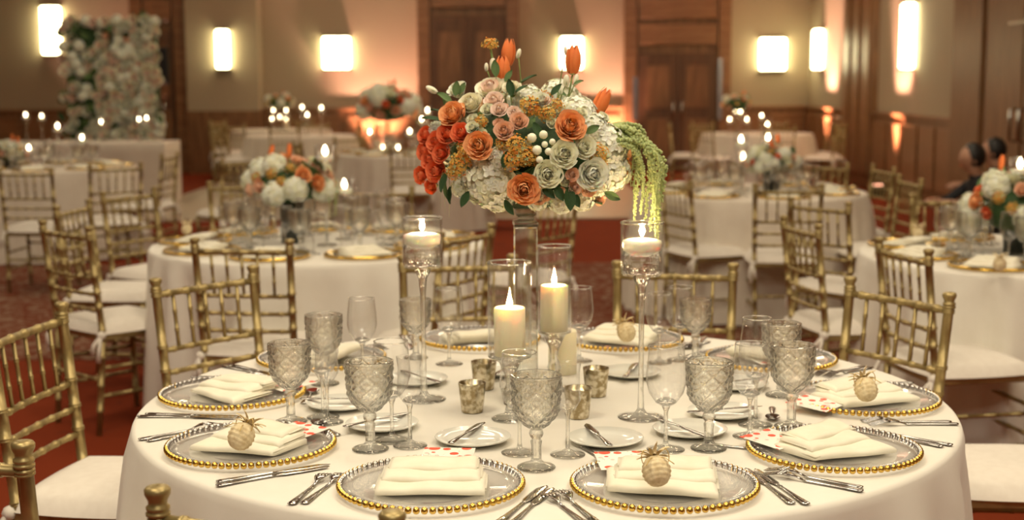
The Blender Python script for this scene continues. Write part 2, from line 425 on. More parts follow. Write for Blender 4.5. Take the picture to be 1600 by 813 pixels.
uplight(XR-.28, x_to_y(1411), 'small floor uplight beneath the long right wall light', XR, x_to_y(1411), 2600, size=42)

# dance floor and the figured band of the carpet
struct('trim_31', MB().mat('carpet_figured').box(((XL+XR)/2, 9.3, .002), (XR-XL-.2, 3.9, .004)).mesh('carpet_band', False))
dfl = MB().mat('dance_floor')
y0, y1 = at(300, 346, 0).y, at(350, 288, 0).y
struct('trim_30', dfl.bbox((-1.35, (y0+y1)/2, .012), (6.0, y1-y0, .024), .008).mesh('dance_floor', False))

# ------------------------------------------------------------------ chair
def bamboo(b, p0, p1, r, rings, seg=8, taper=1.0, bend=None):
    p0, p1 = Vector(p0), Vector(p1); L = (p1-p0).length
    ts = {0.0, 1.0}
    if bend: ts |= {.25, .5, .75}
    prof = []
    for t in rings:
        for d, k in ((-.0065, 1), (-.005, 1.22), (-.0015, 1.22), (0, 1.06), (.0015, 1.22), (.005, 1.22), (.0065, 1)):
            prof.append((t + d/L, k))
    prof += [(t, 1) for t in ts if all(abs(t-q) > .009/L for q in rings)]
    prof = sorted([(t, k) for t, k in prof if 0 <= t <= 1])
    pts = []; rad = []
    for t, k in prof:
        p = p0.lerp(p1, t)
        if bend: p = p + Vector(bend)*(4*t*(1-t))
        pts.append(p); rad.append(r*k*(1+(taper-1)*t))
    b.tube(pts, rad, seg)
def chair_meshes(seg=8):
    M = {}
    SH = .435; TOP = .865
    for sx, nm in ((-1, 'pl'), (1, 'pr')):
        b = MB().mat('gold_paint')
        p = [Vector((sx*.170, -.215, 0)), Vector((sx*.183, -.185, SH)), Vector((sx*.190, -.232, TOP))]
        bamboo(b, p[0], p[1], .0125, (.25, .5, .78), seg, 1.15)
        bamboo(b, p[1], p[2], .0145, (.05, .28, .43, .60, .97), seg)
        b.lathe([(.001, -.006), (.0145, -.006), (.0185, -.003), (.0185, .001), (.0150, .003), (.0180, .006), (.0180, .010), (.0140, .013), (.0150, .020), (.0195, .029), (.0200, .035), (.0165, .040), (.008, .042), (.001, .042)], 14, p[2])
        M[nm] = b.mesh('back_post')
    for sx, nm in ((-1, 'll'), (1, 'lr')):
        b = MB().mat('gold_paint'); bamboo(b, (sx*.185, .195, 0), (sx*.19, .185, SH-.01), .0125, (.22, .5, .80), seg, 1.15); M[nm] = b.mesh('leg')
    def yz(z): return -.185-.047*(z-SH)/(TOP-SH)
    def rail(z, r, rings):
        b = MB().mat('gold_paint'); xx = .184+.006*(z-SH)/(TOP-SH)
        bamboo(b, (-xx, yz(z), z), (xx, yz(z), z), r, rings, seg, bend=(0, -.012, 0)); return b.mesh('back_rail')
    ZR = [TOP-.012, TOP-.185, TOP-.255, TOP-.325]
    b = MB().mat('gold_paint'); bamboo(b, (-.19, yz(ZR[0]), ZR[0]), (.19, yz(ZR[0]), ZR[0]), .0105, (.12, .31, .5, .69, .88), seg, bend=(0, -.012, 0)); M['top'] = b.mesh('top_rail')
    M['rails'] = [rail(z, .0085, (.12, .31, .5, .69, .88)) for z in ZR[1:]]
    M['sp'] = []
    for i in range(5):
        x = -.125+.0625*i; t = (x/.19+1)/2; bd = -.012*4*t*(1-t)
        b = MB().mat('gold_paint'); bamboo(b, (x*.97, yz(ZR[1])+bd, ZR[1]), (x, yz(ZR[0])+bd, ZR[0]), .0062, (.33, .66), 6); M['sp'].append(b.mesh('spindle'))
    b = MB().mat('gold_paint')
    b.bbox((0, -.183, SH-.008), (.37, .028, .034), .006).bbox((0, .183, SH-.008), (.39, .028, .034), .006)
    for sx in (-1, 1): b.bbox((sx*.186, 0, SH-.008), (.028, .37, .034), .006)
    b.box((0, 0, SH), (.35, .35, .012)); M['frame'] = b.mesh('seat_frame', False)
    M['st'] = []
    def st(a, c):
        b = MB().mat('gold_paint'); bamboo(b, a, c, .0085, (.1, .36, .64, .9), 6); M['st'].append(b.mesh('stretcher'))
    for z in (.17, .29):
        for sx in (-1, 1): st((sx*.178, -.20, z), (sx*.187, .19, z))
    for z in (.21, .32): st((-.187, .19, z), (.187, .19, z))
    st((-.176, -.202, .24), (.176, -.202, .24))
    def cush(u, v):
        a, c = u*2-1, v*2-1
        # square -> rounded
        x = a*math.sqrt(1-c*c*.16); y = c*math.sqrt(1-a*a*.16)
        e = max(abs(a), abs(c))
        z = .052*(1-e**5)**.5 + .004*(1-a*a)*(1-c*c)
        return (x*.222, y*.212, SH+.004+z)
    b = MB().mat('cushion_fabric').grid(cush, 21, 21)
    b.box((0, 0, SH+.006), (.38, .36, .010)); M['cushion'] = b.mesh('cushion')
    M['ties'] = []
    for sx in (-1, 1):
        b = MB().mat('cushion_fabric'); b.ball((sx*.195, -.20, SH+.0), .020, 6, 4)
        b.tube([(sx*.20, -.205, SH), (sx*.212, -.222, SH-.05), (sx*.205, -.225, SH-.11)], [.006, .009, .012], 5)
        b.tube([(sx*.20, -.205, SH), (sx*.190, -.235, SH-.04), (sx*.182, -.235, SH-.08)], [.006, .009, .011], 5)
        M['ties'].append(b.mesh('cushion_tie'))
    return M
CM = chair_meshes(10); CMlow = chair_meshes(5)
def chair_parts(M):
    P = [('back_post', M['pl']), ('back_post', M['pr']), ('leg', M['ll']), ('leg', M['lr']), ('top_rail', M['top'])]
    P += [('back_rail', r_) for r_ in M['rails']] + [('spindle', s_) for s_ in M['sp']] + [('seat_frame', M['frame'])]
    P += [('stretcher', s_) for s_ in M['st']] + [('cushion', M['cushion'], None, None, 'ivory seat cushion'), *[('tie', t_, None, None, 'ivory cushion tie') for t_ in M['ties']]]
    return P
def chair_at(pa, pb, label, group=None, far=False, flip=False):
    """pa, pb: pixels of the two finial tops, left post then right post as seen by the sitter's back"""
    a, b = at(pa[0], pa[1], .905), at(pb[0], pb[1], .905)
    chair_w(a, b, label, group, far, flip)
def chair_w(a, b, label, group=None, far=False, flip=False):
    mid = (Vector(a)+Vector(b))/2; d = Vector(b)-Vector(a); ang = math.atan2(d.y, d.x)
    if flip: ang += PI
    back = Vector((math.cos(ang+PI/2), math.sin(ang+PI/2), 0))     # facing direction
    loc = Vector((mid.x, mid.y, 0)) + back*.232
    return thing('chiavari_chair', label, 'chair', loc, (0, 0, ang), group, chair_parts(CMlow if far else CM))
G = 'gold chiavari chairs'
lab = 'gold bamboo-style chair, '
chair_at((-20, 512), (98, 472), lab+'at left edge before the near table', G, flip=True)
chair_at((-247, 664), (35, 690), lab+'its finial post lowest at bottom left corner', G)
chair_at((240, 760), (619, 800), lab+'backrest top crossing the bottom edge before front plates', G)
chair_w((1.58, 3.75, 0), (1.56, 3.37, 0), lab+'only seat corner showing at bottom right', G, flip=True)
chair_at((237, 436), (400, 414), lab+'left behind the near table, tilted backrest', G, flip=True)
chair_at((637, 399), (793, 397), lab+'behind near table between left tall candle and hurricanes', G, flip=True)
chair_at((982, 408), (1128, 411), lab+'behind near table under the right tall floating candle', G, flip=True)
chair_at((1326, 432), (1487, 458), lab+'right behind the near table, nearest on that side', G, flip=True)
chair_at((309, 372), (447, 374), lab+'back turned, in front of the left middle table', G)
chair_at((71, 345), (134, 353), lab+'side on, left of left middle table, nearer one', G)
chair_at((97, 320), (131, 313), lab+'side on and half hidden behind the nearer left side chair', G, flip=True)
chair_at((168, 299), (234, 293), lab+'angled behind left end of the left middle table', G, flip=True)
chair_at((0, 262), (79, 262), lab+'back turned at left edge before far left table', G, True)
chair_at((152, 256), (209, 254), lab+'back turned before far left table, second from left edge', G, True)
chair_w(at(256, 240, .9)+Vector((0, -.2, 0)), at(276, 238, .9)+Vector((0, .15, 0)), lab+'facing left at right end of the far left table', G, True)
chair_at((690, 362), (766, 349), lab+'angled, right front of the left middle table', G)
chair_at((343, 283), (410, 281), lab+'behind left middle table on its left', G, True, flip=True)
chair_at((548, 291), (636, 291), lab+'behind left middle table, beneath far tall candles', G, True, flip=True)
chair_at((1362, 368), (1466, 393), lab+'left of the right table, nearest to it', G, flip=False)
chair_w((1.20, 6.02, 0), (1.27, 5.65, 0), lab+'side on, between right table and right middle table', G)
chair_w((1.43, 6.98, 0), (1.64, 6.68, 0), lab+'half hidden behind side-on chair, facing right table', G, True)
chair_at((1190, 287), (1275, 287), lab+'back turned in front of the right middle table', G, True)
chair_at((1034, 276), (1078, 282), lab+'angled left in front of the right middle table', G, True)
chair_at((1437, 303), (1530, 303), lab+'facing the camera beyond the right table', G, True, flip=True)
chair_at((1362, 256), (1400, 262), lab+'right of right middle table, farther of two', G, True, flip=True)
chair_at((1402, 272), (1444, 280), lab+'right of right middle table, nearer of two', G, True, flip=True)
chair_at((1262, 252), (1313, 254), lab+'behind right middle table at its right end', G, True, flip=True)
chair_at((1100, 247), (1150, 246), lab+'behind right middle table on its left', G, True, flip=True)
chair_at((845, 308), (888, 303), lab+'seen behind the tall vase between the middle tables', G, True)
chair_at((358, 248), (402, 246), lab+'far back, left of the left middle flowers', G, True)

# ------------------------------------------------------------------ tables and cloths
TH = .76
def cloth_mesh(rad, seed, drop=.75, mat='linen', seg=220, flare=.12, nf=24):
    r = random.Random(seed); b = MB().mat(mat)
    ks = [(nf+r.randint(-3, 4), r.uniform(0, 6.28), r.uniform(.5, 1)) for _ in range(3)] + [(r.randint(5, 9), r.uniform(0, 6.28), .8)]
    def fold(a):
        s = sum(w_*math.sin(k*a+p) for k, p, w_ in ks)/2.2
        return s if s < 0 else s*1.25
    rings = []
    for rr in (0.001, .3, .6, .85, .95): rings.append([(rad*rr*math.cos(2*PI*j/seg), rad*rr*math.sin(2*PI*j/seg), TH+.004) for j in range(seg)])
    prof = [(-.012, .0035), (-.004, .001), (0, -.006), (.004, -.02)]
    for dr, dz in prof: rings.append([((rad+dr)*math.cos(2*PI*j/seg), (rad+dr)*math.sin(2*PI*j/seg), TH+dz) for j in range(seg)])
    N = 14
    for i in range(1, N+1):
        t = i/N; z = TH-.02-(drop-.02)*t; ring = []
        for j in range(seg):
            a = 2*PI*j/seg; f = fold(a)
            rr = rad+.006+flare*t*.6 + f*.075*t**.5*(1-.35*t)
            a2 = a + .02*t*math.cos(9*a+1)
            ring.append((rr*math.cos(a2), rr*math.sin(a2), max(z, .004)))
        rings.append(ring)
    b.loft(rings, caps=False); return b.mesh('tablecloth')
tt = MB().mat('wood_dark')
def round_table(c, rad, seed, lab_t, lab_c, mat='linen', cm=None):
    top = MB().mat('wood_dark').lathe([(0, TH-.03), (rad-.02, TH-.03), (rad-.015, TH-.015), (rad-.02, TH-.002), (0, TH-.002)], 40).mesh('tabletop')
    leg = MB().mat('steel').tube([(0, 0, 0), (0, 0, TH-.03)], .018, 8).mesh('leg')
    thing('round_table', lab_t, 'table', (c[0], c[1], 0), parts=[('tabletop', top)] + [('leg', leg, (rad*.55*math.cos(a), rad*.55*math.sin(a), 0)) for a in (.8, 2.37, 3.94, 5.5)])
    o = link('tablecloth', cm or cloth_mesh(rad, seed, mat=mat), loc=(c[0], c[1], 0)); tag(o, lab_c, 'tablecloth')
MC = Vector((.073, 3.115, 0)); MR = .925
round_table(MC, MR, 3, 'round banquet table hidden under the near ivory cloth', 'large ivory cloth over the near round table with place settings')
def tc(px, py): p = at(px, py, TH); return Vector((p.x, p.y, 0))
T2 = tc(498, 381); T3 = tc(1172, 300); T4 = tc(1640, 405); T5 = tc(75, 262); T4 += Vector((.03, .14, 0))
T8 = tc(645, 240); T11 = tc(470, 212); T7 = tc(440, 203); T9 = tc(1183, 209); T10 = tc(1120, 226)
cmb = cloth_mesh(.76, 11, mat='linen', seg=180, flare=.06)
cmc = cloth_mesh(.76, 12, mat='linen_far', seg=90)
round_table(T2, .76, 0, 'round table hidden under left middle cloth', 'ivory cloth on the left middle round table with low flowers', cm=cmb)
round_table(T4, .76, 0, 'round table hidden under cloth at right edge', 'ivory cloth on the round table at the right edge', cm=cmb)
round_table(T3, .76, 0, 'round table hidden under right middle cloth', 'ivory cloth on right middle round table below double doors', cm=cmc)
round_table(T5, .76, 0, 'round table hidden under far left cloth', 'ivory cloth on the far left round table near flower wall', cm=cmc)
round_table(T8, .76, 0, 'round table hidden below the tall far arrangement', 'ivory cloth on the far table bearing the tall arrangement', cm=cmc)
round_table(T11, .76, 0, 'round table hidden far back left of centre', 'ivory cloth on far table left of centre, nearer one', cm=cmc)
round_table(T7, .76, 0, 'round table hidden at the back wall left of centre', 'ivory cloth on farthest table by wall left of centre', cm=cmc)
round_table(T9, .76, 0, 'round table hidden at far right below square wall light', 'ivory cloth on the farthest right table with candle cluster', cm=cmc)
# rectangular head table
c6 = tc(257, 224)
def rect_cloth(w_, d_):
    b = MB().mat('linen_far'); n = 60; rings = []
    def per(e, f, z):
        pts = []
        per_len = 2*(w_+d_)
        for j in range(n*4):
            s = j/(n*4)*per_len
            if s < w_: x, y, nx, ny = s-w_/2, -d_/2, 0, -1
            elif s < w_+d_: x, y, nx, ny = w_/2, s-w_-d_/2, 1, 0
            elif s < 2*w_+d_: x, y, nx, ny = w_/2-(s-w_-d_), d_/2, 0, 1
            else: x, y, nx, ny = -w_/2, d_/2-(s-2*w_-d_), -1, 0
            q = e+f*math.sin(s*14)+f*.5*math.sin(s*23+1)
            pts.append((x+nx*q, y+ny*q, z))
        return pts
    rings = [[(p[0]*.01, p[1]*.01, TH+.004) for p in per(0, 0, 0)], per(-.01, 0, TH+.004), per(0, 0, TH-.005)]
    for i in range(1, 7): rings.append(per(.02*i/6, .022*i/6, TH-.75*i/6))
    b.loft(rings, caps=False); return b.mesh('tablecloth')
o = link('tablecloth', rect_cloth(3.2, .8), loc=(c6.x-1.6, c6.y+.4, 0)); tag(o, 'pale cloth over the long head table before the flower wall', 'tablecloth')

# ------------------------------------------------------------------ tableware meshes
def stemware(prof_out, wall=.0012, seg=32, mat='thin_glass', stem_mat='stem_glass', split=None):
    pass
def wine_mesh(h=.200, rb=.0385, rr=.0335, fr=.036, seg=28):
    """thin bowl with stem and foot"""
    b = MB()
    hb = h*.44
    foot = [(.001, .0), (fr, .0), (fr, .0015), (fr*.6, .005), (.006, .011), (.0042, .02), (.0036, h*.25), (.0040, hb-.014), (.008, hb-.004)]
    b.mat('stem_glass').lathe(foot, seg)
    out = [(.008, hb-.004), (.020, hb+.004), (rb*.85, hb+.022), (rb, hb+.045), (rb*.985, hb+.065), (rr*1.05, h-.02), (rr, h)]
    inn = [(r_-.0011, z) for r_, z in out[::-1]]; inn[-1] = (.001, hb+.002)
    b.mat('thin_glass').lathe(out+[(rr-.0005, h+.0007)]+inn, seg)
    b.mat('stem_glass').lathe([(rr-.0006+.0015*math.cos(t), h+.0015*math.sin(t)) for t in np.linspace(0, 2*PI, 7)], seg)
    b.mat('stem_glass').lathe([(.001, hb+.0135), (.008, hb+.0125), (.016, hb+.0085), (.020, hb+.0055), (.0175, hb+.0035), (.008, hb-.002)], seg)    # thick base of the bowl
    return b.mesh('glass')
def sherry_mesh(h=.165):
    b = MB(); hb = h*.46
    b.mat('stem_glass').lathe([(.001, 0), (.031, 0), (.031, .0015), (.015, .005), (.004, .012), (.0034, hb*.5), (.0038, hb-.008), (.006, hb)], 24)
    out = [(.006, hb), (.014, hb+.008), (.0225, hb+.022), (.0225, hb+.035), (.021, h-.02), (.0235, h)]
    b.mat('thin_glass').lathe(out+[(.023, h+.0005)]+[(r_-.001, z) for r_, z in out[::-1][:-1]]+[(.001, hb+.003)], 24)
    return b.mesh('glass')
def goblet_bowl(lo=False):
    H = .170; seg = 36 if lo else 120
    b = MB().mat('cut_glass')
    prof = []
    N = 16 if lo else 60
    z0 = .072
    def rad(t):
        return .012 + .030*math.sin(min(t*2.3, 1)*PI/2)**.9 + .0035*max(0, t-.4)/.6
    for i in range(N+1): prof.append((rad(i/N), z0+(H-z0)*i/N))
    inn = [(r_-.0032, z+.0015) for r_, z in prof[::-1]]; inn[-1] = (.001, z0+.006)
    n1 = len(prof)
    def mod(k, a, r_, z):
        if k >= n1: return r_
        t = k/(n1-1)
        if t > .94 or t < .04: return r_
        u = a*8/(2*PI); v = t*3.3
        p = abs(((u+v) % 1)-.5)*2; q = abs(((u-v) % 1)-.5)*2        # diamonds
        d = min(p, q); g = -.0034*(1-min(1, d*3.2))
        star = abs(math.sin(a*16))*abs(math.sin(t*21))*.0022
        return r_+g+star
    b.lathe(prof+inn, seg, mod=None if lo else mod)
    return b.mesh('bowl')
def goblet_stem(lo=False):
    b = MB().mat('cut_glass'); seg = 16 if lo else 48
    prof = [(.001, .0), (.033, .0), (.034, .003), (.026, .007), (.013, .011), (.0085, .016), (.0080, .040), (.0095, .050), (.0075, .054), (.0115, .059), (.0130, .064), (.0115, .069), (.008, .072), (.010, .075)]
    def mod(k, a, r_, z):
        if 1 <= k <= 4: return r_*(1+.03*math.cos(a*24))
        if 5 <= k <= 7: return r_*(1+.10*math.cos(a*6))
        return r_
    b.lathe(prof, seg, mod=None if lo else mod); return b.mesh('stem')
WINE = wine_mesh(); WINE2 = wine_mesh(.228, .037, .030, .036); SHER = sherry_mesh()
GB, GS = goblet_bowl(), goblet_stem(); GBl, GSl = goblet_bowl(True), goblet_stem(True)
SET = TH+.0052
def goblet(p, label, s=1.0, lo=False, group=None):
    return thing('goblet', label, 'glass', (p.x, p.y, SET), parts=[('bowl', GBl if lo else GB), ('stem', GSl if lo else GS)], scale=s, group=group)
def wine(p, label, s=1.0, mesh=None, group=None):
    o = link('wine_glass', mesh or WINE, loc=(p.x, p.y, SET), scale=s); return tag(o, label, 'glass', group)

# charger
def charger_plate():
    b = MB().mat('plate_glass')
    pr = [(.001, .002), (.095, .002), (.105, .0045), (.140, .0095), (.160, .0135), (.1605, .0160), (.139, .0125), (.104, .0075), (.094, .0050), (.001, .0050)]
    b.lathe(pr, 64); return b.mesh('plate')
def charger_beads(n=74, seg=8, rg=5):
    b = MB(); b.mat('gold_bead'); b.mat('silver')
    for i in range(n):
        a = 2*PI*i/n; c = Vector((.1655*math.cos(a), .1655*math.sin(a), .0125)); r = .0068
        vs = []; fs = []; ms = []
        for k in range(rg+1):
            th = PI*k/rg
            for j in range(seg): vs.append(Vector((r*math.sin(th)*math.cos(2*PI*j/seg), r*math.sin(th)*math.sin(2*PI*j/seg), -r*math.cos(th))))
        for k in range(rg):
            for j in range(seg):
                f = (k*seg+j, k*seg+(j+1) % seg, (k+1)*seg+(j+1) % seg, (k+1)*seg+j); fs.append(f)
                m_ = sum((vs[q] for q in f), Vector()); ms.append(0 if m_.x*math.cos(a)+m_.y*math.sin(a) > -.001*r else 1)
        b.add([v+c for v in vs], fs, ms)
    return b.mesh('beaded_rim')
CP, CB = charger_plate(), charger_beads()
CBl = None
def charger_low():
    b = MB().mat('plate_glass').lathe([(.001, .003), (.1, .003), (.158, .013), (.158, .015), (.1, .006), (.001, .006)], 24)
    b.mat('gold_bead').lathe([(.157, .012), (.164, .004), (.171, .012), (.164, .019), (.157, .012)], 32)
    return b.mesh('charger')
CL = charger_low()

# napkin: stepped folds
def napkin_mesh(seed=0, w_=.19, tiers=3, splay=0):
    r = random.Random(seed); b = MB().mat('napkin_cloth')
    for k in range(tiers):
        th = .0135+.002*r.random(); d = .112-.020*k
        y0 = -.066+.038*k; z0 = .0115*k*.8+.001; ww = w_-.012*k+r.uniform(-.006, .006); xo = r.uniform(-.004, .004)
        n = 24; prof = []
        # fold profile: bottom back -> front -> round -> top back
        for i in range(7): prof.append((y0+d-(d-th*.5)*i/6, z0))
        for i in range(1, 6):
            a = -PI/2-PI*i/6; prof.append((y0+th*.5+th*.55*math.cos(a), z0+th*.5+th*.5*math.sin(a)))
        for i in range(7): prof.append((y0+th*.5+(d-th*.5)*i/6, z0+th+.003*math.sin(i/6*PI)))
        ph = r.uniform(0, 6); rings = []
        for j in range(n+1):
            x = -ww/2+ww*j/n; e = 1-abs(2*j/n-1)
            sq = 1 if e > .1 else .72+2.8*e
            rings.append([(x+xo+.08*splay*(y-y0)*(k-1), y+.0022*math.sin(x*38+ph+k)+splay*x*.22*(k-1), z0+(z-z0)*sq*(1+.10*math.sin(x*60+ph))) for y, z in prof])
        b.loft(rings, closed=True, caps=True)
        # creases: thin inner layers showing at both open ends
        for sx in (-1, 1):
            for q in range(2):
                zz = z0+th*(.32+.32*q)
                b.box((xo+sx*(ww/2-.004), y0+d*.55, zz), (.014, d*.78, .0012))
    return b.mesh('napkin')
NAP = [napkin_mesh(1), napkin_mesh(2, splay=.6), napkin_mesh(3, .175, splay=1), napkin_mesh(4, .18, splay=-.8)]

def pineapple_meshes():
    b = MB().mat('raffia'); seg, rg = 40, 30; rings = []
    for i in range(rg+1):
        th = PI*i/rg; z = -.024*math.cos(th)
        ring = []
        for j in range(seg):
            a = 2*PI*j/seg; rr = .0215*math.sin(th)**.8 if 0 < i < rg else .0005
            u = a*10/(2*PI); v = i/rg*9; p = math.sin(PI*(u+v))*math.sin(PI*(u-v))
            rr += .0018*p*math.sin(th)
            ring.append((rr*math.cos(a), rr*math.sin(a), z+.024))
        rings.append(ring)
    b.loft(rings, caps=False); body = b.mesh('body')
    b = MB().mat('raffia'); r = random.Random(5)
    for k in range(16):
        a = k*2.4; tilt = .2+.055*k; L = .030-.0006*k
        def fn(u, v, a=a, tilt=tilt, L=L):
            t = v; wv = .0048*(1-t)**.7*(u*2-1)
            out = .003+L*t*math.sin(tilt+t*.7); z = .045+L*t*math.cos(tilt+t*.7)
            return (out*math.cos(a)-wv*math.sin(a), out*math.sin(a)+wv*math.cos(a), z+.002*(1-abs(u*2-1)))
        b.grid(fn, 3, 5)
    crown = b.mesh('crown')
    b = MB().mat('gold_thread')
    for s_ in (-1, 1):
        pts = [(s_*.002+s_*.020*math.sin(t*PI)*1.0, -.008-.010*math.sin(t*2*PI)*.5, .044+.010*math.sin(t*2*PI)) for t in np.linspace(0, 1, 14)]
        b.tube(pts, .0008, 5)
        b.tube([(0, -.008, .044), (s_*.012, -.020, .036), (s_*.022, -.026, .022)], .0008, 5)
    b.tube([(.0065*math.cos(t), .0065*math.sin(t), .045) for t in np.linspace(0, 2*PI, 14)], .0012, 5)
    rib = b.mesh('bow')
    return body, crown, rib
PBODY, PCROWN, PBOW = pineapple_meshes()
CARD = MB().mat('poppy_print').bbox((0, 0, .001), (.100, .100, .0012), .0003).mesh('menu_card', False)

# cutlery (length along +Y, handle towards -Y)
def sect(y, w_, t_, z=0, n=8): return [(w_*math.cos(2*PI*j/n), y, z+t_*math.sin(2*PI*j/n)) for j in range(n)]
def handle_mesh(L=.115):
    b = MB().mat('silver')
    pr = [(-L, .001, .0006), (-L+.002, .0075, .0017), (-L+.010, .0092, .0022), (-L+.022, .0078, .0020), (-L+.026, .0086, .0023), (-L+.031, .0074, .0020), (-L+.07, .0052, .0021), (-.012, .0040, .0022), (-.006, .0052, .0026), (0, .0030, .0020)]
    b.loft([sect(y, w_, t_, .0022+.010*math.sin(max(0, (y+L))/L*PI*.5)*0) for y, w_, t_ in pr]); return b.mesh('handle')
def blade_mesh():
    b = MB().mat('silver'); pr = [(0, .003, .0018), (.008, .0055, .0014), (.02, .0088, .0009), (.06, .0098, .0007), (.09, .0090, .0006), (.105, .0055, .0005), (.112, .0008, .0003)]
    b.loft([[(x+(.003 if y > .09 else 0), yy, z) for x, yy, z in sect(y, w_, t_, .0022)] for y, w_, t_ in pr]); return b.mesh('blade')
def fork_head():
    b = MB().mat('silver'); zc = lambda y: .0025+.010*math.sin(min(1, max(0, (y)/.07))*PI)*.8
    pr = [(-.001, .0030, .0020), (.012, .0034, .0018), (.020, .0075, .0013), (.030, .0112, .0011), (.040, .0118, .0010)]
    b.loft([sect(y, w_, t_, zc(y)) for y, w_, t_ in pr])
    for i in range(4):
        x = -.0095+.0063*i
        b.tube([(x, y, zc(y)) for y in (.036, .048, .060, .072, .080)], [.0019, .0019, .0017, .0014, .0006], 5)
    return b.mesh('tines')
def spoon_bowl(s=1):
    b = MB().mat('silver')
    def sh(off):
        def fn(u, v):
            t = v; w_ = .0165*s*math.sin(PI*min(1, .12+t*.88))**.6*(1 if t < 1 else 0)+.0015
            q = u*2-1; y = .004+.055*s*t
            d = -.0065*s*(1-q*q)*math.sin(PI*t)
            return (q*w_, y, .0085+d+off)
        return fn
    b.grid(sh(0), 9, 12); b.grid(lambda u, v: sh(-.001)(1-u, v), 9, 12)
    b.tube([(0, -.001, .0022), (0, .006, .0065)], [.003, .0028], 6)
    return b.mesh('bowl')
HND, HNDs, BLD, FKH, SPB = handle_mesh(), handle_mesh(.095), blade_mesh(), fork_head(), spoon_bowl()
CUTZ = TH+.0052
def cutlery(kind, p, ang, label, z=CUTZ, s=1.0, tilt=0):
    parts = {'knife': [('handle', HND), ('blade', BLD)], 'fork': [('handle', HND), ('tines', FKH)], 'spoon': [('handle', HNDs), ('bowl', SPB)],
             'butter_knife': [('handle', HNDs), ('blade', BLD)]}[kind]
    return thing(kind, label, kind.split('_')[-1] if kind != 'butter_knife' else 'knife', (p[0], p[1], z), (tilt, 0, ang), None, parts, scale=s)

BPM = MB().mat('porcelain').lathe([(.001, .001), (.045, .001), (.05, .003), (.074, .010), (.078, .0135), (.077, .0145), (.052, .0065), (.045, .0045), (.001, .0045)], 48).mesh('bread_plate')
def votive_mesh():
    b = MB().mat('mercury_glass')
    b.lathe([(.001, 0), (.024, 0), (.0255, .002), (.0325, .068), (.0328, .071), (.0312, .070), (.024, .006), (.001, .006)], 32)
    return b.mesh('votive_cup')
VOT = votive_mesh()
VCAN = MB().mat('wax').lathe([(.001, .0065), (.0195, .0065), (.0205, .026), (.018, .027), (.001, .0262)], 20).mesh('tea_light')

# flame
def flame_mesh(mat, h=.028, r=.0052):
    b = MB().mat(mat)
    pr = [(0.0002, 0), (r*.6, h*.08), (r, h*.28), (r*.9, h*.45), (r*.5, h*.72), (.0002, h)]
    b.lathe(pr, 10); return b.mesh('flame')
FL = flame_mesh('flame'); FLF = flame_mesh('flame_far', .045, .012)
WK = MB().mat('wick').tube([(0, 0, 0), (0.0005, 0, .005), (.0012, 0, .010)], .0009, 5).mesh('wick')
# ------------------------------------------------------------------ main place settings
settings = {   # name: (angle deg from near side, description, napkin mesh, napkin turn, pineapple (x, y, turn), card (x, y, turn)) as seen on the cloth
 'A': (-17.6, 'front left', 0, 17, None, (699, 718, -4)),
 'B': (15.9, 'front right', 1, -22, (1030, 764, 10), (974, 724, 4)),
 'C': (-55.0, 'left side nearer', 3, 30, (366, 706, -40), (462, 678, -38)),
 'D': (50.0, 'right side nearer', 2, -20, None, (1210, 690, 42)),
 'E': (-93.5, 'left side farther', 2, 60, None, (452, 603, -50)),
 'F': (87.0, 'right side farther', 1, -60, (1358, 630, 10), (1275, 634, 50)),
 'J': (-128.0, 'rear left', 0, 20, None, None),
 'G': (-167.0, 'rear left of centre', 0, 5, None, None),
 'H': (161.0, 'rear right of centre', 1, 175, (983, 536, 20), None),
 'I': (124.5, 'rear right', 0, 10, None, (1200, 563, 20)),
}
RING = .733
for k, (deg, ds, nm, nt_, pin, card) in settings.items():
    a = R(deg); c = MC+Vector((RING*math.sin(a), -RING*math.cos(a), 0)); yaw = a   # local +Y points to the table centre
    rot = Matrix.Rotation(yaw, 3, 'Z')
    def L(x, y): v = rot @ Vector((x, y, 0)); return c+v
    thing('charger_plate', 'clear glass charger with gold beaded rim, %s place setting' % ds, 'plate', (c.x, c.y, SET), (0, 0, yaw),
          'glass chargers on the near table', [('plate', CP), ('beaded_rim', CB, None, None, 'gold beads')])
    o = link('napkin', NAP[nm], loc=(c.x, c.y, SET+.0062), rot=(0, 0, yaw+R(nt_))); tag(o, 'ivory napkin in stepped folds on the %s charger' % ds, 'napkin', 'folded napkins')
    if card:
        p = at(card[0], card[1], SET+.012); o = link('menu_card', CARD, loc=(p.x, p.y, SET+.0165), rot=(R(4), 0, R(card[2])))
        tag(o, 'white card with red poppies on the %s charger' % ds, 'card', 'poppy cards')
    if pin:
        p = at(pin[0], pin[1], SET+.04)
        thing('woven_pineapple', 'small woven straw pineapple favour on the %s napkin' % ds, 'ornament', (p.x, p.y, SET+.046), (R(-42), 0, R(pin[2])),
              'pineapple favours', [('body', PBODY), ('crown', PCROWN), ('bow', PBOW, None, None, 'gold thread bow')], scale=1.12)
    for kind, x, dy, da, nm_ in (('knife', .186, -.036, -4, 'inner'), ('knife', .205, -.046, -2, 'outer'), ('fork', -.186, -.036, 2, 'inner'), ('fork', -.211, -.046, 5, 'outer')):
        p = L(x, dy); q = Matrix.Rotation(yaw, 3, 'Z') @ Vector((0, 1, 0))
        cutlery(kind, (p.x, p.y), yaw+R(da), 'silver %s, %s one beside the %s charger' % (kind, nm_, ds))
cutd = [('spoon', 505, 672, 545, 695), ('spoon', 485, 622, 465, 645), ('spoon', 1165, 706, 1140, 703), ('spoon', 1207, 655, 1206, 630), ('spoon', 935, 720, 918, 708),
        ('spoon', 1085, 545, 1113, 536), ('spoon', 600, 600, 640, 588)]
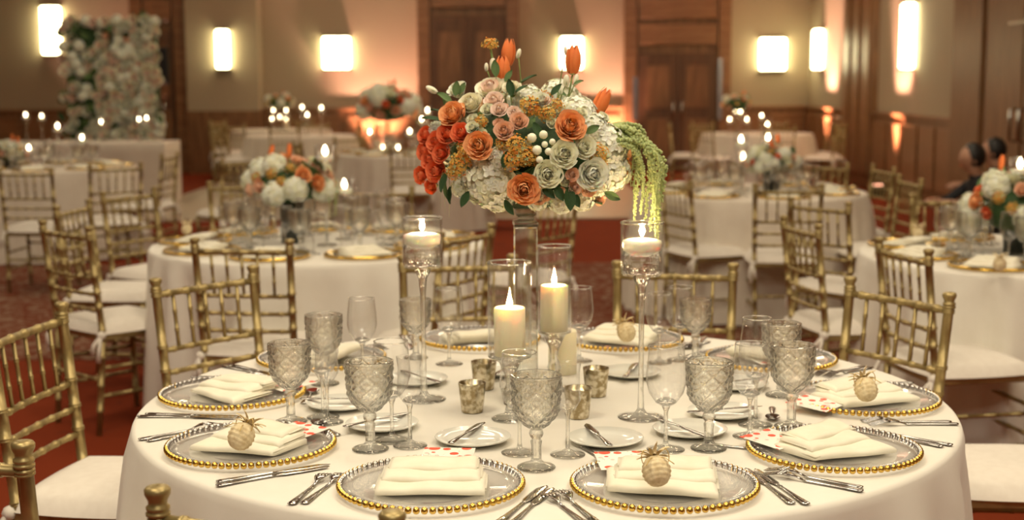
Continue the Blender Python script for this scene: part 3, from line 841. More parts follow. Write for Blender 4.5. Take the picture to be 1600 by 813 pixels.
sl = ['left of the front left goblet', 'beside the left side goblet', 'left of poppy card at right', 'standing clear right of the tall wine glasses', 'tucked behind the front right charger', 'rear right near small goblet', 'rear left behind the bread plates']
for (kd, ax, ay, bx, by), s_ in zip(cutd, sl):
    a_, b_ = at(ax, ay, TH), at(bx, by, TH); d = a_-b_; ang = math.atan2(d.y, d.x)-PI/2
    cutlery('spoon', (a_.x, a_.y), ang, 'silver dessert spoon '+s_, s=.9)

# bread plates with butter knives: (px, py, knife ends, description)
bps = [(739, 686, (690, 692), (738, 662), 'front, left of the centre goblet'), (946, 687, (938, 698), (905, 668), 'front, right of the centre goblet'),
       (597, 664, (540, 664), (605, 650), 'left, behind the front left goblet'), (1078, 673, (1018, 660), (1070, 680), 'right, under the front right wine glass'),
       (532, 632, (490, 622), (540, 622), 'far left, behind the slim stemmed glasses'), (1130, 645, (1090, 646), (1160, 640), 'right, behind the right goblet'),
       (985, 583, (975, 594), (992, 572), 'rear, right of the votive cups'), (650, 594, (640, 582), (685, 596), 'rear, behind the left tall candle'),
       (790, 580, (770, 590), (800, 572), 'rear, behind the pillar candles'), (1150, 601, (1110, 603), (1165, 596), 'rear right behind the tall wine glasses')]
for px, py, k0, k1, ds in bps:
    p = at(px, py, TH+.012); o = link('bread_plate', BPM, loc=(p.x, p.y, SET)); tag(o, 'small white bread plate, '+ds, 'plate', 'bread plates')
    a_, b_ = at(*k0, TH+.02), at(*k1, TH+.02); d = b_-a_; ang = math.atan2(d.y, d.x)-PI/2
    mid = (a_+b_)/2; mid = Vector((p.x, p.y, 0))*.55+Vector((mid.x, mid.y, 0))*.45
    cutlery('butter_knife', (mid.x, mid.y), ang, 'silver butter knife on bread plate, '+ds, z=SET+.0150, s=.88)

# glasses by foot position on the cloth
def foot(px, py): p = at(px, py, TH); return p
for px, py, s_, ds in [(838, 736, 1.14, 'front centre, largest in view'), (579, 707, 1.14, 'left of centre behind front left charger'), (455, 664, 1.10, 'left side beside the left poppy card'),
                       (1107, 706, 1.12, 'right of centre, before the right bread plate'), (1236, 672, 1.12, 'right, above the right poppy card'), (1219, 622, 1.08, 'right rear, behind the right goblet pair'),
                       (1086, 563, 1.0, 'rear right among small glasses'), (650, 563, 1.0, 'rear left behind the left tall candle'), (508, 604, 1.08, 'left rear with dark rim behind wine glass')]:
    goblet(foot(px, py), 'pressed crystal goblet with diamond cuts, '+ds, s_*.94)
for px, py, s_, ms, ds in [(1040, 707, 1.06, 0, 'right of centre above the pineapple'), (1180, 668, 1.02, 1, 'right, taller rear one of the pair'), (1171, 686, .98, 0, 'right, nearer one of the pair'),
                       (567, 590, .98, 0, 'left rear in front of middle table cloth'), (613, 692, 1.04, 0, 'left, behind front left goblet'), (505, 656, 1.0, 1, 'left beside the left side goblet'),
                       (702, 572, 1.0, 0, 'rear, right of the left tall candle'), (905, 567, .98, 0, 'rear, right of the pillar candles'), (1062, 566, .98, 0, 'rear right, centre of three'),
                       (1030, 570, .92, 0, 'rear right, left of three'), (812, 712, 1.02, 0, 'centre below the front hurricane'), ]:
    wine(foot(px, py), 'clear stemmed wine glass, '+ds, s_, WINE2 if ms else WINE)
for px, py, ds in [(887, 715, 'front, right of the centre goblet'), (641, 701, 'left, before the left bread plate'), (512, 664, 'far left before the left wine glass')]:
    o = link('sherry_glass', SHER, loc=foot(px, py)+Vector((0, 0, .0052)), scale=1.12); tag(o, 'small slim sherry glass, '+ds, 'glass')
for px, py, ds in [(738, 647, 'left front one of four'), (756, 611, 'left rear one of four'), (903, 656, 'right front one of four'), (931, 622, 'right rear one of four')]:
    p = foot(px, py); thing('votive_holder', 'mottled silver mercury glass votive cup, '+ds, 'candle holder', (p.x, p.y, SET), (0, 0, rng.uniform(0, 6)), 'votive cups on the near table',
                            [('cup', VOT), ('tea_light', VCAN)], scale=.95)

# ------------------------------------------------------------------ candles on the near table
def hurricane(px, py, r, label, ch, cr, lean=0):
    p = foot(px, py)
    st = MB().mat('stem_glass').lathe([(.001, 0), (.040, 0), (.041, .003), (.030, .008), (.012, .014), (.009, .03), (.014, .045), (.017, .055), (.012, .068), (.0085, .08), (.012, .10), (.02, .118), (.024, .128), (r*.8, .137), (r, .140), (r, .1425), (.001, .1425)], 32).mesh('foot')
    rm = MB().mat('stem_glass').lathe([(r-.001+.0022*math.cos(t), .3465+.0022*math.sin(t)) for t in np.linspace(0, 2*PI, 9)], 40).mesh('rim')
    cy = MB().mat('thin_glass').lathe([(r-.002, .144), (r, .144), (r, .346), (r-.001, .3475), (r-.0022, .346), (r-.0022, .144)], 40).mesh('cylinder')
    cn = MB().mat('wax').lathe([(.001, .1435), (cr, .1435), (cr, .1435+ch-.003), (cr-.003, .1435+ch), (cr*.5, .1435+ch-.003), (.001, .1435+ch-.004)], 32).mesh('pillar_candle')
    z = .1435+ch-.004
    t = thing('hurricane_candle', label, 'candle', (p.x, p.y, SET), parts=[('foot', st), ('cylinder', cy, None, None, None, [('rim', rm)]), ('pillar_candle', cn, None, None, 'cream pillar candle', [('wick', WK, (0, 0, z)), ('flame', FL, (0, 0, z+.008), None, 'bright flame')])])
hurricane(797, 659, .0475, 'lit pillar candle in stemmed glass cylinder, left front of two', .105, .034)
hurricane(866, 612, .0405, 'lit pillar candle in stemmed glass cylinder, right rear of two', .110, .033)
p = foot(879, 586)
thing('pillar_candle', 'low cream pillar candle behind the right hurricane stem', 'candle', (p.x, p.y, SET), parts=[
    ('wax', MB().mat('wax').lathe([(.001, 0), (.036, 0), (.036, .108), (.033, .111), (.018, .108), (.001, .108)], 28).mesh('wax')), ('wick', WK, (0, 0, .108))])
def tall_floater(px, py, label, H, s=1.0):
    p = foot(px, py); br = .0465*s; bb = H-.118
    st = MB().mat('stem_glass').lathe([(.001, 0), (.050, 0), (.051, .002), (.040, .005), (.014, .010), (.0075, .020), (.006, .06), (.0055, bb*.5), (.0065, bb*.8), (.010, bb*.93), (.018, bb-.006), (.020, bb)], 32).mesh('stem')
    bw = MB().mat('thin_glass').lathe([(.020, bb), (br*.9, bb+.004), (br, bb+.012), (br, H), (br-.001, H+.001), (br-.0024, H), (br-.0024, bb+.014), (br*.85, bb+.008), (.001, bb+.007)], 40).mesh('bowl')
    rm = MB().mat('stem_glass').lathe([(br-.001+.0022*math.cos(t), H+.0022*math.sin(t)) for t in np.linspace(0, 2*PI, 9)], 40).mesh('rim')
    wz = bb+.058
    wt = MB().mat('water').lathe([(.001, bb+.0085), (br*.84, bb+.009), (br-.003, bb+.015), (br-.003, wz), (.001, wz)], 32).mesh('water')
    cn = MB().mat('wax_white').lathe([(.001, wz-.014), (.022, wz-.012), (.040, wz-.001), (.0435, wz+.014), (.042, wz+.021), (.03, wz+.024), (.012, wz+.026), (.001, wz+.025)], 32).mesh('floating_candle')
    thing('floating_candle_stand', label, 'candle', (p.x, p.y, SET), parts=[('stem', st), ('bowl', bw, None, None, None, [('rim', rm)]), ('water', wt), ('floating_candle', cn, None, None, 'white floating candle', [('wick', WK, (0, 0, wz+.024)), ('flame', FL, (0, 0, wz+.03), None, 'bright flame')])])
tall_floater(663, 628, 'tall stemmed glass with floating candle, left of the flowers', .425)
tall_floater(1001, 656, 'tall stemmed glass with floating candle, right under hanging amaranth', .430)

# ------------------------------------------------------------------ flowers
def rose_mesh(mat, n=28, openness=1.0, seed=0, cup=1.0, mat2=None):
    """unit rose radius 1, axis +Z"""
    r = random.Random(seed); b = MB()
    for i in range(n):
        f = i/(n-1); phi = i*2.39996+r.uniform(-.15, .15)
        b.mat(mat2 if (mat2 and f < .45) else mat)
        rad = .09+.76*f**.85; H = (.92-.30*f)*cup+.12; wd = (1.35-.20*f) if f > .2 else 1.9
        curl = .16*f*openness; lip = .16*f**1.5
        def fn(u, v, rad=rad, H=H, wd=wd, phi=phi, curl=curl, lip=lip, f=f):
            q = u*2-1; sh = 1-.12*abs(q)**3*v
            rr = rad*(.30+.70*v**.55)+curl*v**3
            if f < .3: rr = rad*(.8+.35*math.sin(v*2.6))
            z = -.32*f+ (H+.28*f)*v*sh-lip*v**4
            ang = phi+q*wd*(.45+.55*math.sin(min(1, v*1.25+.15)*PI/2))*(.62)
            rr *= (1-.07*q*q)
            rr += .03*math.sin(q*5+phi)*v*v
            return (rr*math.cos(ang), rr*math.sin(ang), z)
        b.grid(fn, 7, 6)
    b.mat(mat2 or mat).ball((0, 0, .50), .17, 10, 8, (1, 1, 2.1))
    b.mat('stem_green').ball((0, 0, -.35), .3, 8, 5)
    return b.mesh('rose')
def hydrangea_mesh(seed, n=110, mat='ivory_petal', mat2='white_petal'):
    r = random.Random(seed); b = MB()
    b.mat('ivory_petal').ball((0, 0, 0), .82, 14, 10)
    for i in range(n):
        z = 1-2*(i+.5)/n; a = i*2.39996; rr = math.sqrt(1-z*z)
        d = Vector((rr*math.cos(a), rr*math.sin(a), z)); d = (d+Vector([r.uniform(-.12, .12) for _ in range(3)])).normalized()
        c = d*(.90+r.uniform(-.05, .09)); t = d.orthogonal().normalized(); t.rotate(Matrix.Rotation(r.uniform(0, 6), 3, d)); s = d.cross(t)
        b.mat(mat if r.random() < .5 else mat2)
        S = .20+r.uniform(-.03, .04)
        for k in range(4):
            th = k*PI/2; u1 = t*math.cos(th)+s*math.sin(th); u2 = -t*math.sin(th)+s*math.cos(th)
            lift = r.uniform(-.02, .05)
            P = [c, c+u1*S*.55+u2*S*.50+d*(.015+lift), c+u1*S*1.15+u2*S*.22+d*(.0+lift), c+u1*S*1.15-u2*S*.22+d*(.01+lift), c+u1*S*.55-u2*S*.50+d*(.015+lift), c+u1*S*.62-d*.035]
            b.add(P, [(0, 1, 5), (1, 2, 5), (2, 3, 5), (3, 4, 5), (4, 0, 5)])
        b.ball(c+d*.01, .02, 4, 3)
    return b.mesh('hydrangea')
def kalanchoe_mesh(seed, n=95):
    r = random.Random(seed); b = MB()
    for i in range(n):
        z = 1-1.15*(i+.5)/n; a = i*2.39996; rr = math.sqrt(max(0, 1-z*z))
        d = Vector((rr*math.cos(a), rr*math.sin(a), z)).normalized(); c = d*(.82+r.uniform(-.22, .15))
        b.mat('yellow_floret' if r.random() < .66 else ('orange_floret' if r.random() < .6 else 'bud_green'))
        t = d.orthogonal().normalized(); t.rotate(Matrix.Rotation(r.uniform(0, 6), 3, d)); s = d.cross(t); S = .19
        if r.random() < .6:
            for k in range(4):
                th = k*PI/2; u1 = t*math.cos(th)+s*math.sin(th); u2 = -t*math.sin(th)+s*math.cos(th)
                b.add([c, c+u1*S*.6+u2*S*.4+d*.03, c+u1*S+d*.05, c+u1*S*.6-u2*S*.4+d*.03], [(0, 1, 2, 3)])
            b.ball(c, .05, 5, 3)
        else: b.ball(c, .085, 6, 4, (1, 1, 1.1))
        if i % 3 == 0: b.mat('stem_green').tube([d*.1, c], .018, 4)
    return b.mesh('kalanchoe')
def tulip_mesh():
    b = MB().mat('tulip_petal')     # unit: height 2, radius .65
    for k in range(6):
        phi = k*PI/3; rad = .62 if k % 2 else .54
        def fn(u, v, phi=phi, rad=rad):
            q = u*2-1; rr = rad*math.sin((.10+.82*v)*PI)**.5*(1-.10*v)
            wd = 1.0*math.sin(PI*(.16+.80*v))**.7*(1 if v < .98 else .1)
            a = phi+q*wd*.75
            return (rr*(1-.05*q*q)*math.cos(a), rr*(1-.05*q*q)*math.sin(a), -1+2.05*v+ (.06 if v > .9 else 0)*(1-q*q))
        b.grid(fn, 7, 9)
    b.mat('bud_green').ball((0, 0, -.98), .26, 8, 4, (1, 1, .5))
    return b.mesh('tulip')
def bud_mesh(mat='bud_green', mat2='ivory_petal'):
    b = MB().mat(mat2).ball((0, 0, .1), .75, 10, 7, (1, 1, 1.05)); b.mat(mat)
    for k in range(4):
        phi = k*PI/2
        b.grid(lambda u, v, phi=phi: ((.78*math.sin(.25+v*1.5)+.02)*math.cos(phi+(u*2-1)*.55*(1-v)), (.78*math.sin(.25+v*1.5)+.02)*math.sin(phi+(u*2-1)*.55*(1-v)), -.72+v*1.0), 4, 4)
    return b.mesh('bud')
def leaf_mesh(mat='leaf'):
    b = MB().mat(mat)   # unit length 1 along +Y
    b.grid(lambda u, v: ((u*2-1)*.26*math.sin(PI*(.04+.95*v))**.8, v, .10*abs(u*2-1)-.18*v*v), 5, 9)
    b.tube([(0, -.12, .03), (0, 0, 0), (0, .5, -.04)], [.02, .018, .01], 5); return b.mesh('leaf')
def amaranth_mesh(seed, L=1.0, n=170, thick=.045):
    """hanging tassel from origin: goes +X outward then down; unit length 1"""
    r = random.Random(seed); b = MB().mat('amaranth')
    pts = []
    for i in range(14):
        t = i/13; pts.append(Vector((.34*math.sin(min(1, t*1.6)*PI/2)+.02*math.sin(t*9+seed), .03*math.sin(t*6+seed*2), .06*math.sin(t*3)-t*t*.92)))
    b.tube(pts, [thick*.55*(1-.75*(i/13)) for i in range(14)], 6)
    for k in range(n):
        t = (k+.5)/n; f = t*13; i = min(12, int(f)); p = pts[i].lerp(pts[i+1], f-i); w_ = thick*(1.05-.8*t)
        a = r.uniform(0, 6.28); q = p+Vector((math.cos(a), math.sin(a), r.uniform(-.4, .2)))*w_
        rr = thick*.34*(1.15-.6*t); b.ball(q, rr, 4, 3, (1, 1, 1.3))
    return b.mesh('amaranth')
ROSE = {m_: rose_mesh(m_, seed=i) for i, m_ in enumerate(('coral_petal', 'orange_petal', 'peach_petal', 'ivory_petal', 'cream_petal', 'white_petal'))}
ROSE['blush'] = rose_mesh('cream_petal', 26, 1.25, 9, .8, 'pink_petal'); ROSE['pink'] = rose_mesh('pink_petal', 22, 1.2, 10, .8)
HYD = [hydrangea_mesh(1), hydrangea_mesh(2), hydrangea_mesh(3, 90, 'white_petal', 'white_petal')]
KAL = [kalanchoe_mesh(1), kalanchoe_mesh(2)]
TUL, BUD, LEAF, LEAFL = tulip_mesh(), bud_mesh(), leaf_mesh(), leaf_mesh('leaf_light')
AMA = [amaranth_mesh(i, thick=.038+.006*(i % 3)) for i in range(4)]
def place(name, mesh, parent, p, d, s, spin=0, label=None):
    o = bpy.data.objects.new(name, mesh); COL.objects.link(o); o.parent = parent
    q = Vector(d).to_track_quat('Z', 'Y'); o.rotation_mode = 'QUATERNION'
    o.rotation_quaternion = q @ Matrix.Rotation(spin, 3, 'Z').to_quaternion(); o.location = p
    o.scale = (s, s, s) if isinstance(s, (int, float)) else s
    if label: o['label'] = label
    return o

# main arrangement on its glass column
vb = foot(822, 628); VX, VY = vb.x, vb.y
vz = SET
cw = .0255
def sq(b, r_, z0, z1, bev=.003):
    rg = lambda i, z: [(x*(r_-i), y*(r_-i), z) for x, y in ((-1, -1), (1, -1), (1, 1), (-1, 1))]
    b.loft([rg(bev, z0), rg(0, z0+bev), rg(0, z1-bev), rg(bev, z1)])
col = MB().mat('vase_glass'); sq(col, .055, 0, .016); sq(col, .040, .016, .026); sq(col, cw, .026, .405)
cap = MB().mat('vase_glass'); sq(cap, cw+.002, .405, .418); sq(cap, .018, .418, .430); sq(cap, .023, .430, .447); sq(cap, .030, .447, .455)
tray = MB().mat('vase_glass'); sq(tray, .098, .456, .464, .002)
thing('flower_stand', 'tall square clear glass column stand under the main bouquet', 'vase', (VX, VY, vz), (0, 0, R(4)), None,
      [('column', col.mesh('column', False)), ('capital', cap.mesh('capital', False)), ('tray', tray.mesh('tray', False))])
base_z = vz+.4645
C0 = aty(833, 250, VY+.0); RX, RY, RZ = .235, .215, .175
fa = thing('floral_arrangement', 'tall dome bouquet of orange roses, white hydrangeas and tulips above the near table', 'flowers', (VX, VY, base_z))
O = Vector((VX, VY, base_z))
def hit(px, py, k=1.0):
    d = ray(px, py); o = CAM-C0
    A = Vector((d.x/(RX*k), d.y/(RY*k), d.z/(RZ*k))); B = Vector((o.x/(RX*k), o.y/(RY*k), o.z/(RZ*k)))
    a, b_, c_ = A.dot(A), 2*A.dot(B), B.dot(B)-1; disc = b_*b_-4*a*c_
    t = (-b_-math.sqrt(disc))/(2*a) if disc > 0 else -b_/(2*a)
    P = CAM+d*t; n = Vector(((P.x-C0.x)/RX**2, (P.y-C0.y)/RY**2, (P.z-C0.z)/RZ**2)).normalized()
    return P, n
S_ = lambda y: F_PX/(y)
def fl(name, mesh, px, py, rp, sink=.35, k=1.0, squash=1.0, label=None, tow=.25):
    P, n = hit(px, py, k); r_ = rp/(F_PX/((P-CAM).dot(fw)))
    n = (n+Vector((0, -1, .25))*tow).normalized()
    place(name, mesh, fa, P-O-n*r_*sink, n, (r_, r_, r_*squash), rng.uniform(0, 6), label)
place('foliage_base', MB().mat('leaf').ball((0, 0, 0), 1, 20, 12).mesh('foliage_base'), fa, C0-O+Vector((0, 0, .01)), (0, 0, 1), (RX*.80, RY*.80, RZ*.66))
for px, py, rp, h in [(758, 285, 55, 0), (958, 222, 44, 1), (966, 270, 42, 0), (908, 165, 36, 2), (826, 143, 28, 2), (676, 200, 20, 2), (935, 195, 30, 1), (940, 292, 26, 1), (775, 318, 24, 0), (778, 250, 25, 0), (840, 318, 20, 1), (880, 322, 22, 2), (715, 298, 20, 0), (915, 318, 22, 1)]:
    fl('hydrangea', HYD[h], px, py, rp*.95, .65, .93, label='white hydrangea head')
for px, py, rp in [(667, 212, 14), (684, 223, 16), (700, 210, 16), (721, 209, 15), (665, 236, 14), (673, 250, 14), (683, 268, 16), (660, 274, 13), (675, 291, 11), (690, 240, 14)]:
    fl('rose', ROSE['coral_petal'], px, py, rp*1.25, .3, 1.0, label='coral red spray rose', tow=1.1)
for px, py, rp in [(710, 182, 22), (750, 229, 23), (819, 294, 25), (890, 200, 25)]:
    fl('rose', ROSE['orange_petal'], px, py, rp*1.12, .15, 1.04, label='orange rose', tow=.8)
for px, py, rp in [(788, 205, 16), (811, 191, 15), (898, 293, 11), (894, 273, 11), (919, 296, 12), (852, 158, 9)]:
    fl('rose', ROSE['peach_petal'], px, py, rp*1.1, .3, 1.03, label='peach rose', tow=.6)
for px, py, rp, kd in [(768, 141, 25, 'blush'), (736, 164, 20, 'cream_petal'), (716, 142, 17, 'white_petal'), (881, 242, 23, 'ivory_petal'), (911, 231, 19, 'ivory_petal'), (855, 272, 23, 'ivory_petal'),
                       (924, 272, 26, 'white_petal'), (762, 172, 11, 'ivory_petal'), (739, 200, 11, 'ivory_petal'), (780, 172, 13, 'pink'), (803, 176, 11, 'pink'), (772, 158, 16, 'pink'), (846, 158, 14, 'white_petal'), (800, 140, 15, 'cream_petal')]:
    fl('rose', ROSE[kd], px, py, rp*1.1, .25, 1.02, label={'blush': 'blush centred garden rose', 'pink': 'pink rose'}.get(kd, 'creamy white rose'), tow=.6)
for px, py, rp in [(831, 216, 9), (849, 211, 8), (839, 235, 9), (857, 237, 7), (863, 222, 6), (851, 226, 6), (843, 250, 7)]:
    fl('bud', BUD, px, py, rp*1.15, .0, 1.03, label='ivory rosebud')
for px, py, rp in [(829, 165, 20), (849, 153, 15), (856, 178, 15), (806, 228, 21), (822, 245, 18), (800, 250, 18), (718, 255, 20), (708, 268, 14), (935, 240, 18), (752, 190, 12), (940, 255, 12), (870, 165, 13), (728, 240, 14)]:
    fl('kalanchoe', KAL[rng.randint(0, 1)], px, py, rp*1.05, .2, 1.0, label='yellow orange kalanchoe cluster')
# small fillers between the large heads
for i in range(70):
    px, py = rng.uniform(665, 1000), rng.uniform(150, 315)
    if ((px-833)/165)**2+((py-240)/95)**2 > 1: continue
    if math.hypot(px-758, py-287) < 56 or math.hypot(px-963, (py-248)*.8) < 50: continue
    k = rng.random()
    if k < .45: fl('rose', ROSE['ivory_petal'], px, py, 11, .2, .95, label='small creamy white rose')
    elif k < .75: fl('kalanchoe', KAL[1], px, py, 12, .1, .95, label='yellow orange kalanchoe cluster')
    else: fl('rose', ROSE['peach_petal'], px, py, 10, .2, .95, label='small peach rose')
# back half and underside
for i in range(34):
    a = rng.uniform(.15, PI-.15); e = rng.uniform(-.15, 1.2); n = Vector((math.cos(a)*math.cos(e), math.sin(a)*math.cos(e), math.sin(e)))
    P = C0+Vector((n.x*RX, n.y*RY, n.z*RZ))*.9
    kd = rng.choice(['h', 'h', 'o', 'w', 'k'])
    if kd == 'h': place('hydrangea', HYD[i % 3], fa, P-O, n, .045, label='white hydrangea head')
    elif kd == 'o': place('rose', ROSE['orange_petal'], fa, P-O, n, .030, label='orange rose')
    elif kd == 'w': place('rose', ROSE['ivory_petal'], fa, P-O, n, .030, label='creamy white rose')
    else: place('kalanchoe', KAL[0], fa, P-O, n, .028, label='yellow orange kalanchoe cluster')
# leaves
def leaf_at(px, py, L_, dirpx, mesh=LEAF, y=None, k=1.02):
    if y is None: P, n = hit(px, py, k)
    else: P = aty(px, py, y); n = Vector((0, -.6, .8))
    dv = (rt*dirpx[0]-up*dirpx[1]).normalized(); dv = (dv+n*.25).normalized()
    z = (n-dv*n.dot(dv)).normalized(); x = dv.cross(z)
    o = bpy.data.objects.new('leaf', mesh); COL.objects.link(o); o.parent = fa; o.rotation_mode = 'QUATERNION'
    o.rotation_quaternion = Matrix((x, dv, z)).transposed().to_quaternion(); o.location = P-O; o.scale = (L_*.75, L_*.75, L_*.75)
for px, py, L_, d in [(702, 172, .055, (-.4, -1)), (697, 178, .05, (-1, -.3)), (833, 192, .045, (.3, .6)), (836, 184, .04, (-.6, 1)), (888, 292, .07, (.05, 1)), (893, 300, .05, (.5, 1)), (800, 150, .05, (-.2, -1)), (806, 145, .04, (1, -.5)),
                      (700, 270, .06, (-.3, 1)), (697, 285, .05, (.2, 1)), (705, 292, .05, (0, 1)), (850, 262, .05, (-1, .5)), (848, 290, .05, (.6, .6)), (868, 290, .05, (.5, 1)), (733, 300, .05, (-.5, 1)), (870, 255, .045, (.2, 1)),
                      (787, 262, .05, (.3, -1)), (735, 215, .04, (1, -1)), (915, 208, .045, (1, -.5)), (815, 130, .05, (.9, -.4)), (862, 150, .045, (.7, -.8)), (945, 300, .05, (1, .5)), (690, 190, .06, (-1, -.2)), (790, 312, .05, (.6, 1)), (822, 275, .04, (.2, 1))]:
    leaf_at(px, py, L_, d, LEAF if rng.random() < .7 else LEAFL)
for i in range(46):
    a = rng.uniform(0, 2*PI); e = rng.uniform(-.75, .4); n = Vector((math.cos(a)*math.cos(e), math.sin(a)*math.cos(e), math.sin(e)))
    P = C0+Vector((n.x*RX, n.y*RY, n.z*RZ))*.82
    o = place('leaf', LEAF, fa, P-O, (n+Vector((0, 0, rng.uniform(-.5, .8)))).cross(Vector((rng.uniform(-1, 1), rng.uniform(-1, 1), 0)).normalized()), .055)
# rising stems: tulips, buds, kalanchoe
def stem(p0, p1, r_=.0022, bend=(0, 0, 0), parent=fa):
    pts = [p0.lerp(p1, t)+Vector(bend)*math.sin(PI*t)-O for t in (0, .25, .5, .75, 1)]
    link('stem', MB().mat('stem_green').tube(pts, r_, 6).mesh('stem'), parent)
for px, py, hw, hh, lean, yy in [(785, 109, 14, 20, (.02, 0, 1), VY-.03), (794, 82, 13, 20, (.10, 0, 1), VY+.03), (896, 93, 14, 22, (.04, 0, 1), VY-.02), (940, 160, 14, 22, (.42, -.1, .9), VY-.05)]:
    P = aty(px, py, yy); sc = (P-CAM).dot(fw)/F_PX
    place('tulip', TUL, fa, P-O, lean, (hw*sc*1.55, hw*sc*1.55, hh*sc), rng.uniform(0, 6), 'orange tulip')
    dn = Vector(lean).normalized(); stem(P-dn*hh*sc*.95, C0+Vector(((P.x-C0.x)*.75, 0, RZ*.45)))
for px, py, rp, yy, lean in [(676, 141, 9, VY-.02, (-.8, 0, .45)), (810, 85, 7, VY, (.3, 0, 1)), (770, 102, 9, VY, (0, 0, 1)), (884, 80, 6, VY, (-.1, 0, 1)), (760, 106, 6, VY, (0, 0, 1)), (885, 128, 9, VY-.05, (0, -.3, 1)), (900, 126, 8, VY-.03, (.2, 0, 1)), (876, 142, 7, VY-.06, (0, 0, 1))]:
    P = aty(px, py, yy); sc = (P-CAM).dot(fw)/F_PX
    place('bud', BUD, fa, P-O, lean, (rp*sc*.75, rp*sc*.75, rp*sc*1.5), 0, 'green flower bud'); stem(P, C0+Vector(((P.x-C0.x)*.6, -.02, RZ*.5)), .0014)
P = aty(766, 72, VY); sc = (P-CAM).dot(fw)/F_PX; place('kalanchoe', KAL[0], fa, P-O, (0, -.2, 1), 15*sc, 0, 'yellow orange kalanchoe cluster'); stem(P, C0+Vector(((P.x-C0.x)*.7, 0, RZ*.5)), .003)
for px, py, L_, d in [(712, 150, .045, (.1, -1)), (718, 148, .04, (.5, -1)), (705, 160, .05, (-1, -.6)), (884, 150, .035, (-1, -.4)), (897, 132, .03, (1, -.3)), (775, 120, .05, (-.1, -1)), (790, 128, .04, (.6, -1))]:
    leaf_at(px, py, L_, d, LEAFL, y=VY-.06)
# amaranth tassels
for i in range(11):
    sx = 948+rng.uniform(0, 20); P, n = hit(sx, 196+rng.uniform(0, 36))
    P = P+Vector((0, rng.uniform(0, .10), 0))
    L_ = [.235, .25, .22, .20, .245, .17, .21, .23, .19, .15, .22][i]
    o = link('amaranth', AMA[i % 4], fa, P-O, (0, 0, R(rng.uniform(-28, 22))), (L_*(.95+.45*rng.random()), L_*1.0, L_), 'pale green hanging amaranth tassel')
for i in range(3):
    P, n = hit(692+5*i, 272)
    link('amaranth', AMA[i], fa, P-O+Vector((0, .02, 0)), (0, 0, R(200+30*i)), (.02, .02, .085+.01*i), 'pale green hanging amaranth tassel')

# background arrangements (random mix, same kit)
def small_arr(label, C, rx, rz, seed, stand=None, tulips=2, ama=True, nf=34, parent_z=None, n_ama=4):
    r = random.Random(seed); e = thing('floral_arrangement', label, 'flowers', (C[0], C[1], parent_z if parent_z is not None else SET))
    E = e.location.copy(); C = Vector(C)
    if stand == 'low': link('vase', MB().mat('black_base').lathe([(.001, 0), (.05, 0), (.058, C.z-E.z-rz*.3), (.001, C.z-E.z-rz*.3)], 20).mesh('vase'), e)
    elif stand == 'tall':
        b = MB().mat('vase_glass'); sq(b, .05, 0, .015); sq(b, .024, .015, C.z-E.z-rz*.5); sq(b, .08, C.z-E.z-rz*.5, C.z-E.z-rz*.5+.01, .002); link('vase', b.mesh('vase', False), e)
    place('foliage_base', FBASE, e, C-E, (0, 0, 1), (rx*.8, rx*.8, rz*.75))
    for i in range(nf):
        z = 1-1.35*(i+.5)/nf; a = i*2.39996+seed; q = math.sqrt(max(0, 1-z*z)); n = Vector((q*math.cos(a), q*math.sin(a), z))
        P = C-E+Vector((n.x*rx, n.y*rx, n.z*rz))*.9
        kd = r.choice('hhhowwckpp')
        if kd == 'h': place('hydrangea', HYD[i % 3], e, P, n, rx*.30, 0, 'white hydrangea head')
        elif kd == 'o': place('rose', ROSE['orange_petal'], e, P, n, rx*.22, 0, 'orange rose')
        elif kd == 'c': place('rose', ROSE['coral_petal'], e, P, n, rx*.15, 0, 'coral rose')
        elif kd == 'p': place('rose', ROSE['peach_petal'], e, P, n, rx*.19, 0, 'peach rose')
        elif kd == 'w': place('rose', ROSE['ivory_petal'], e, P, n, rx*.22, 0, 'creamy white rose')
        else: place('kalanchoe', KAL[0], e, P, n, rx*.15, 0, 'yellow kalanchoe')
    for i in range(5):
        a = r.uniform(0, 6.28); n = Vector((math.cos(a), math.sin(a), r.uniform(-.3, .6))); place('leaf', LEAFL, e, C-E+Vector((n.x*rx, n.y*rx, n.z*rz))*.8, Vector((-n.y, n.x, .5)), rx*.5)
    for i in range(tulips):
        P = C-E+Vector((r.uniform(-.5, .6)*rx, r.uniform(-.4, .2)*rx, rz*(1.25+.35*r.random()))); place('tulip', TUL, e, P, (r.uniform(-.2, .3), 0, 1), (.022, .022, .032), 0, 'orange tulip')
        link('stem', MB().mat('stem_green').tube([P, C-E], .003, 5).mesh('stem'), e)
    if ama:
        for i in range(n_ama):
            link('amaranth', AMA[i % 4], e, C-E+Vector((rx*.75, -rx*.3+.04*i, rz*.3)), (0, 0, R(-40+22*i)), (.16, .16, .20), 'pale green hanging amaranth tassel')
    return e
FBASE = MB().mat('leaf').ball((0, 0, 0), 1, 14, 8).mesh('foliage_base')
def cz(px, py, T): p = aty(px, py, T.y); return p
small_arr('low bouquet of orange and white flowers on the left middle table', cz(455, 288, T2), .195, .115, 3, 'low')
e4 = small_arr('low bouquet with orange rose on the table at right edge', cz(1590, 325, T4), .20, .135, 8, 'low', ama=False)
for i in range(4): link('amaranth', AMA[i], e4, cz(1545, 300, T4)-e4.location, (0, 0, R(150+18*i)), (.16, .16, .17), 'pale green hanging amaranth tassel')
small_arr('low bouquet with orange roses on the right middle table', cz(1206, 254, T3), .165, .10, 5, 'low', ama=False)
small_arr('low coral bouquet on the far left table at photo edge', cz(15, 240, T5), .155, .09, 6, 'low', ama=False)
small_arr('tall bouquet on glass stand on the far table left of centre', cz(606, 168, T8), .30, .19, 7, 'tall', 2)
small_arr('small pink bouquet among candles on farthest left of centre table', cz(437, 160, T7), .22, .11, 10, 'tall', 1, False, 16)
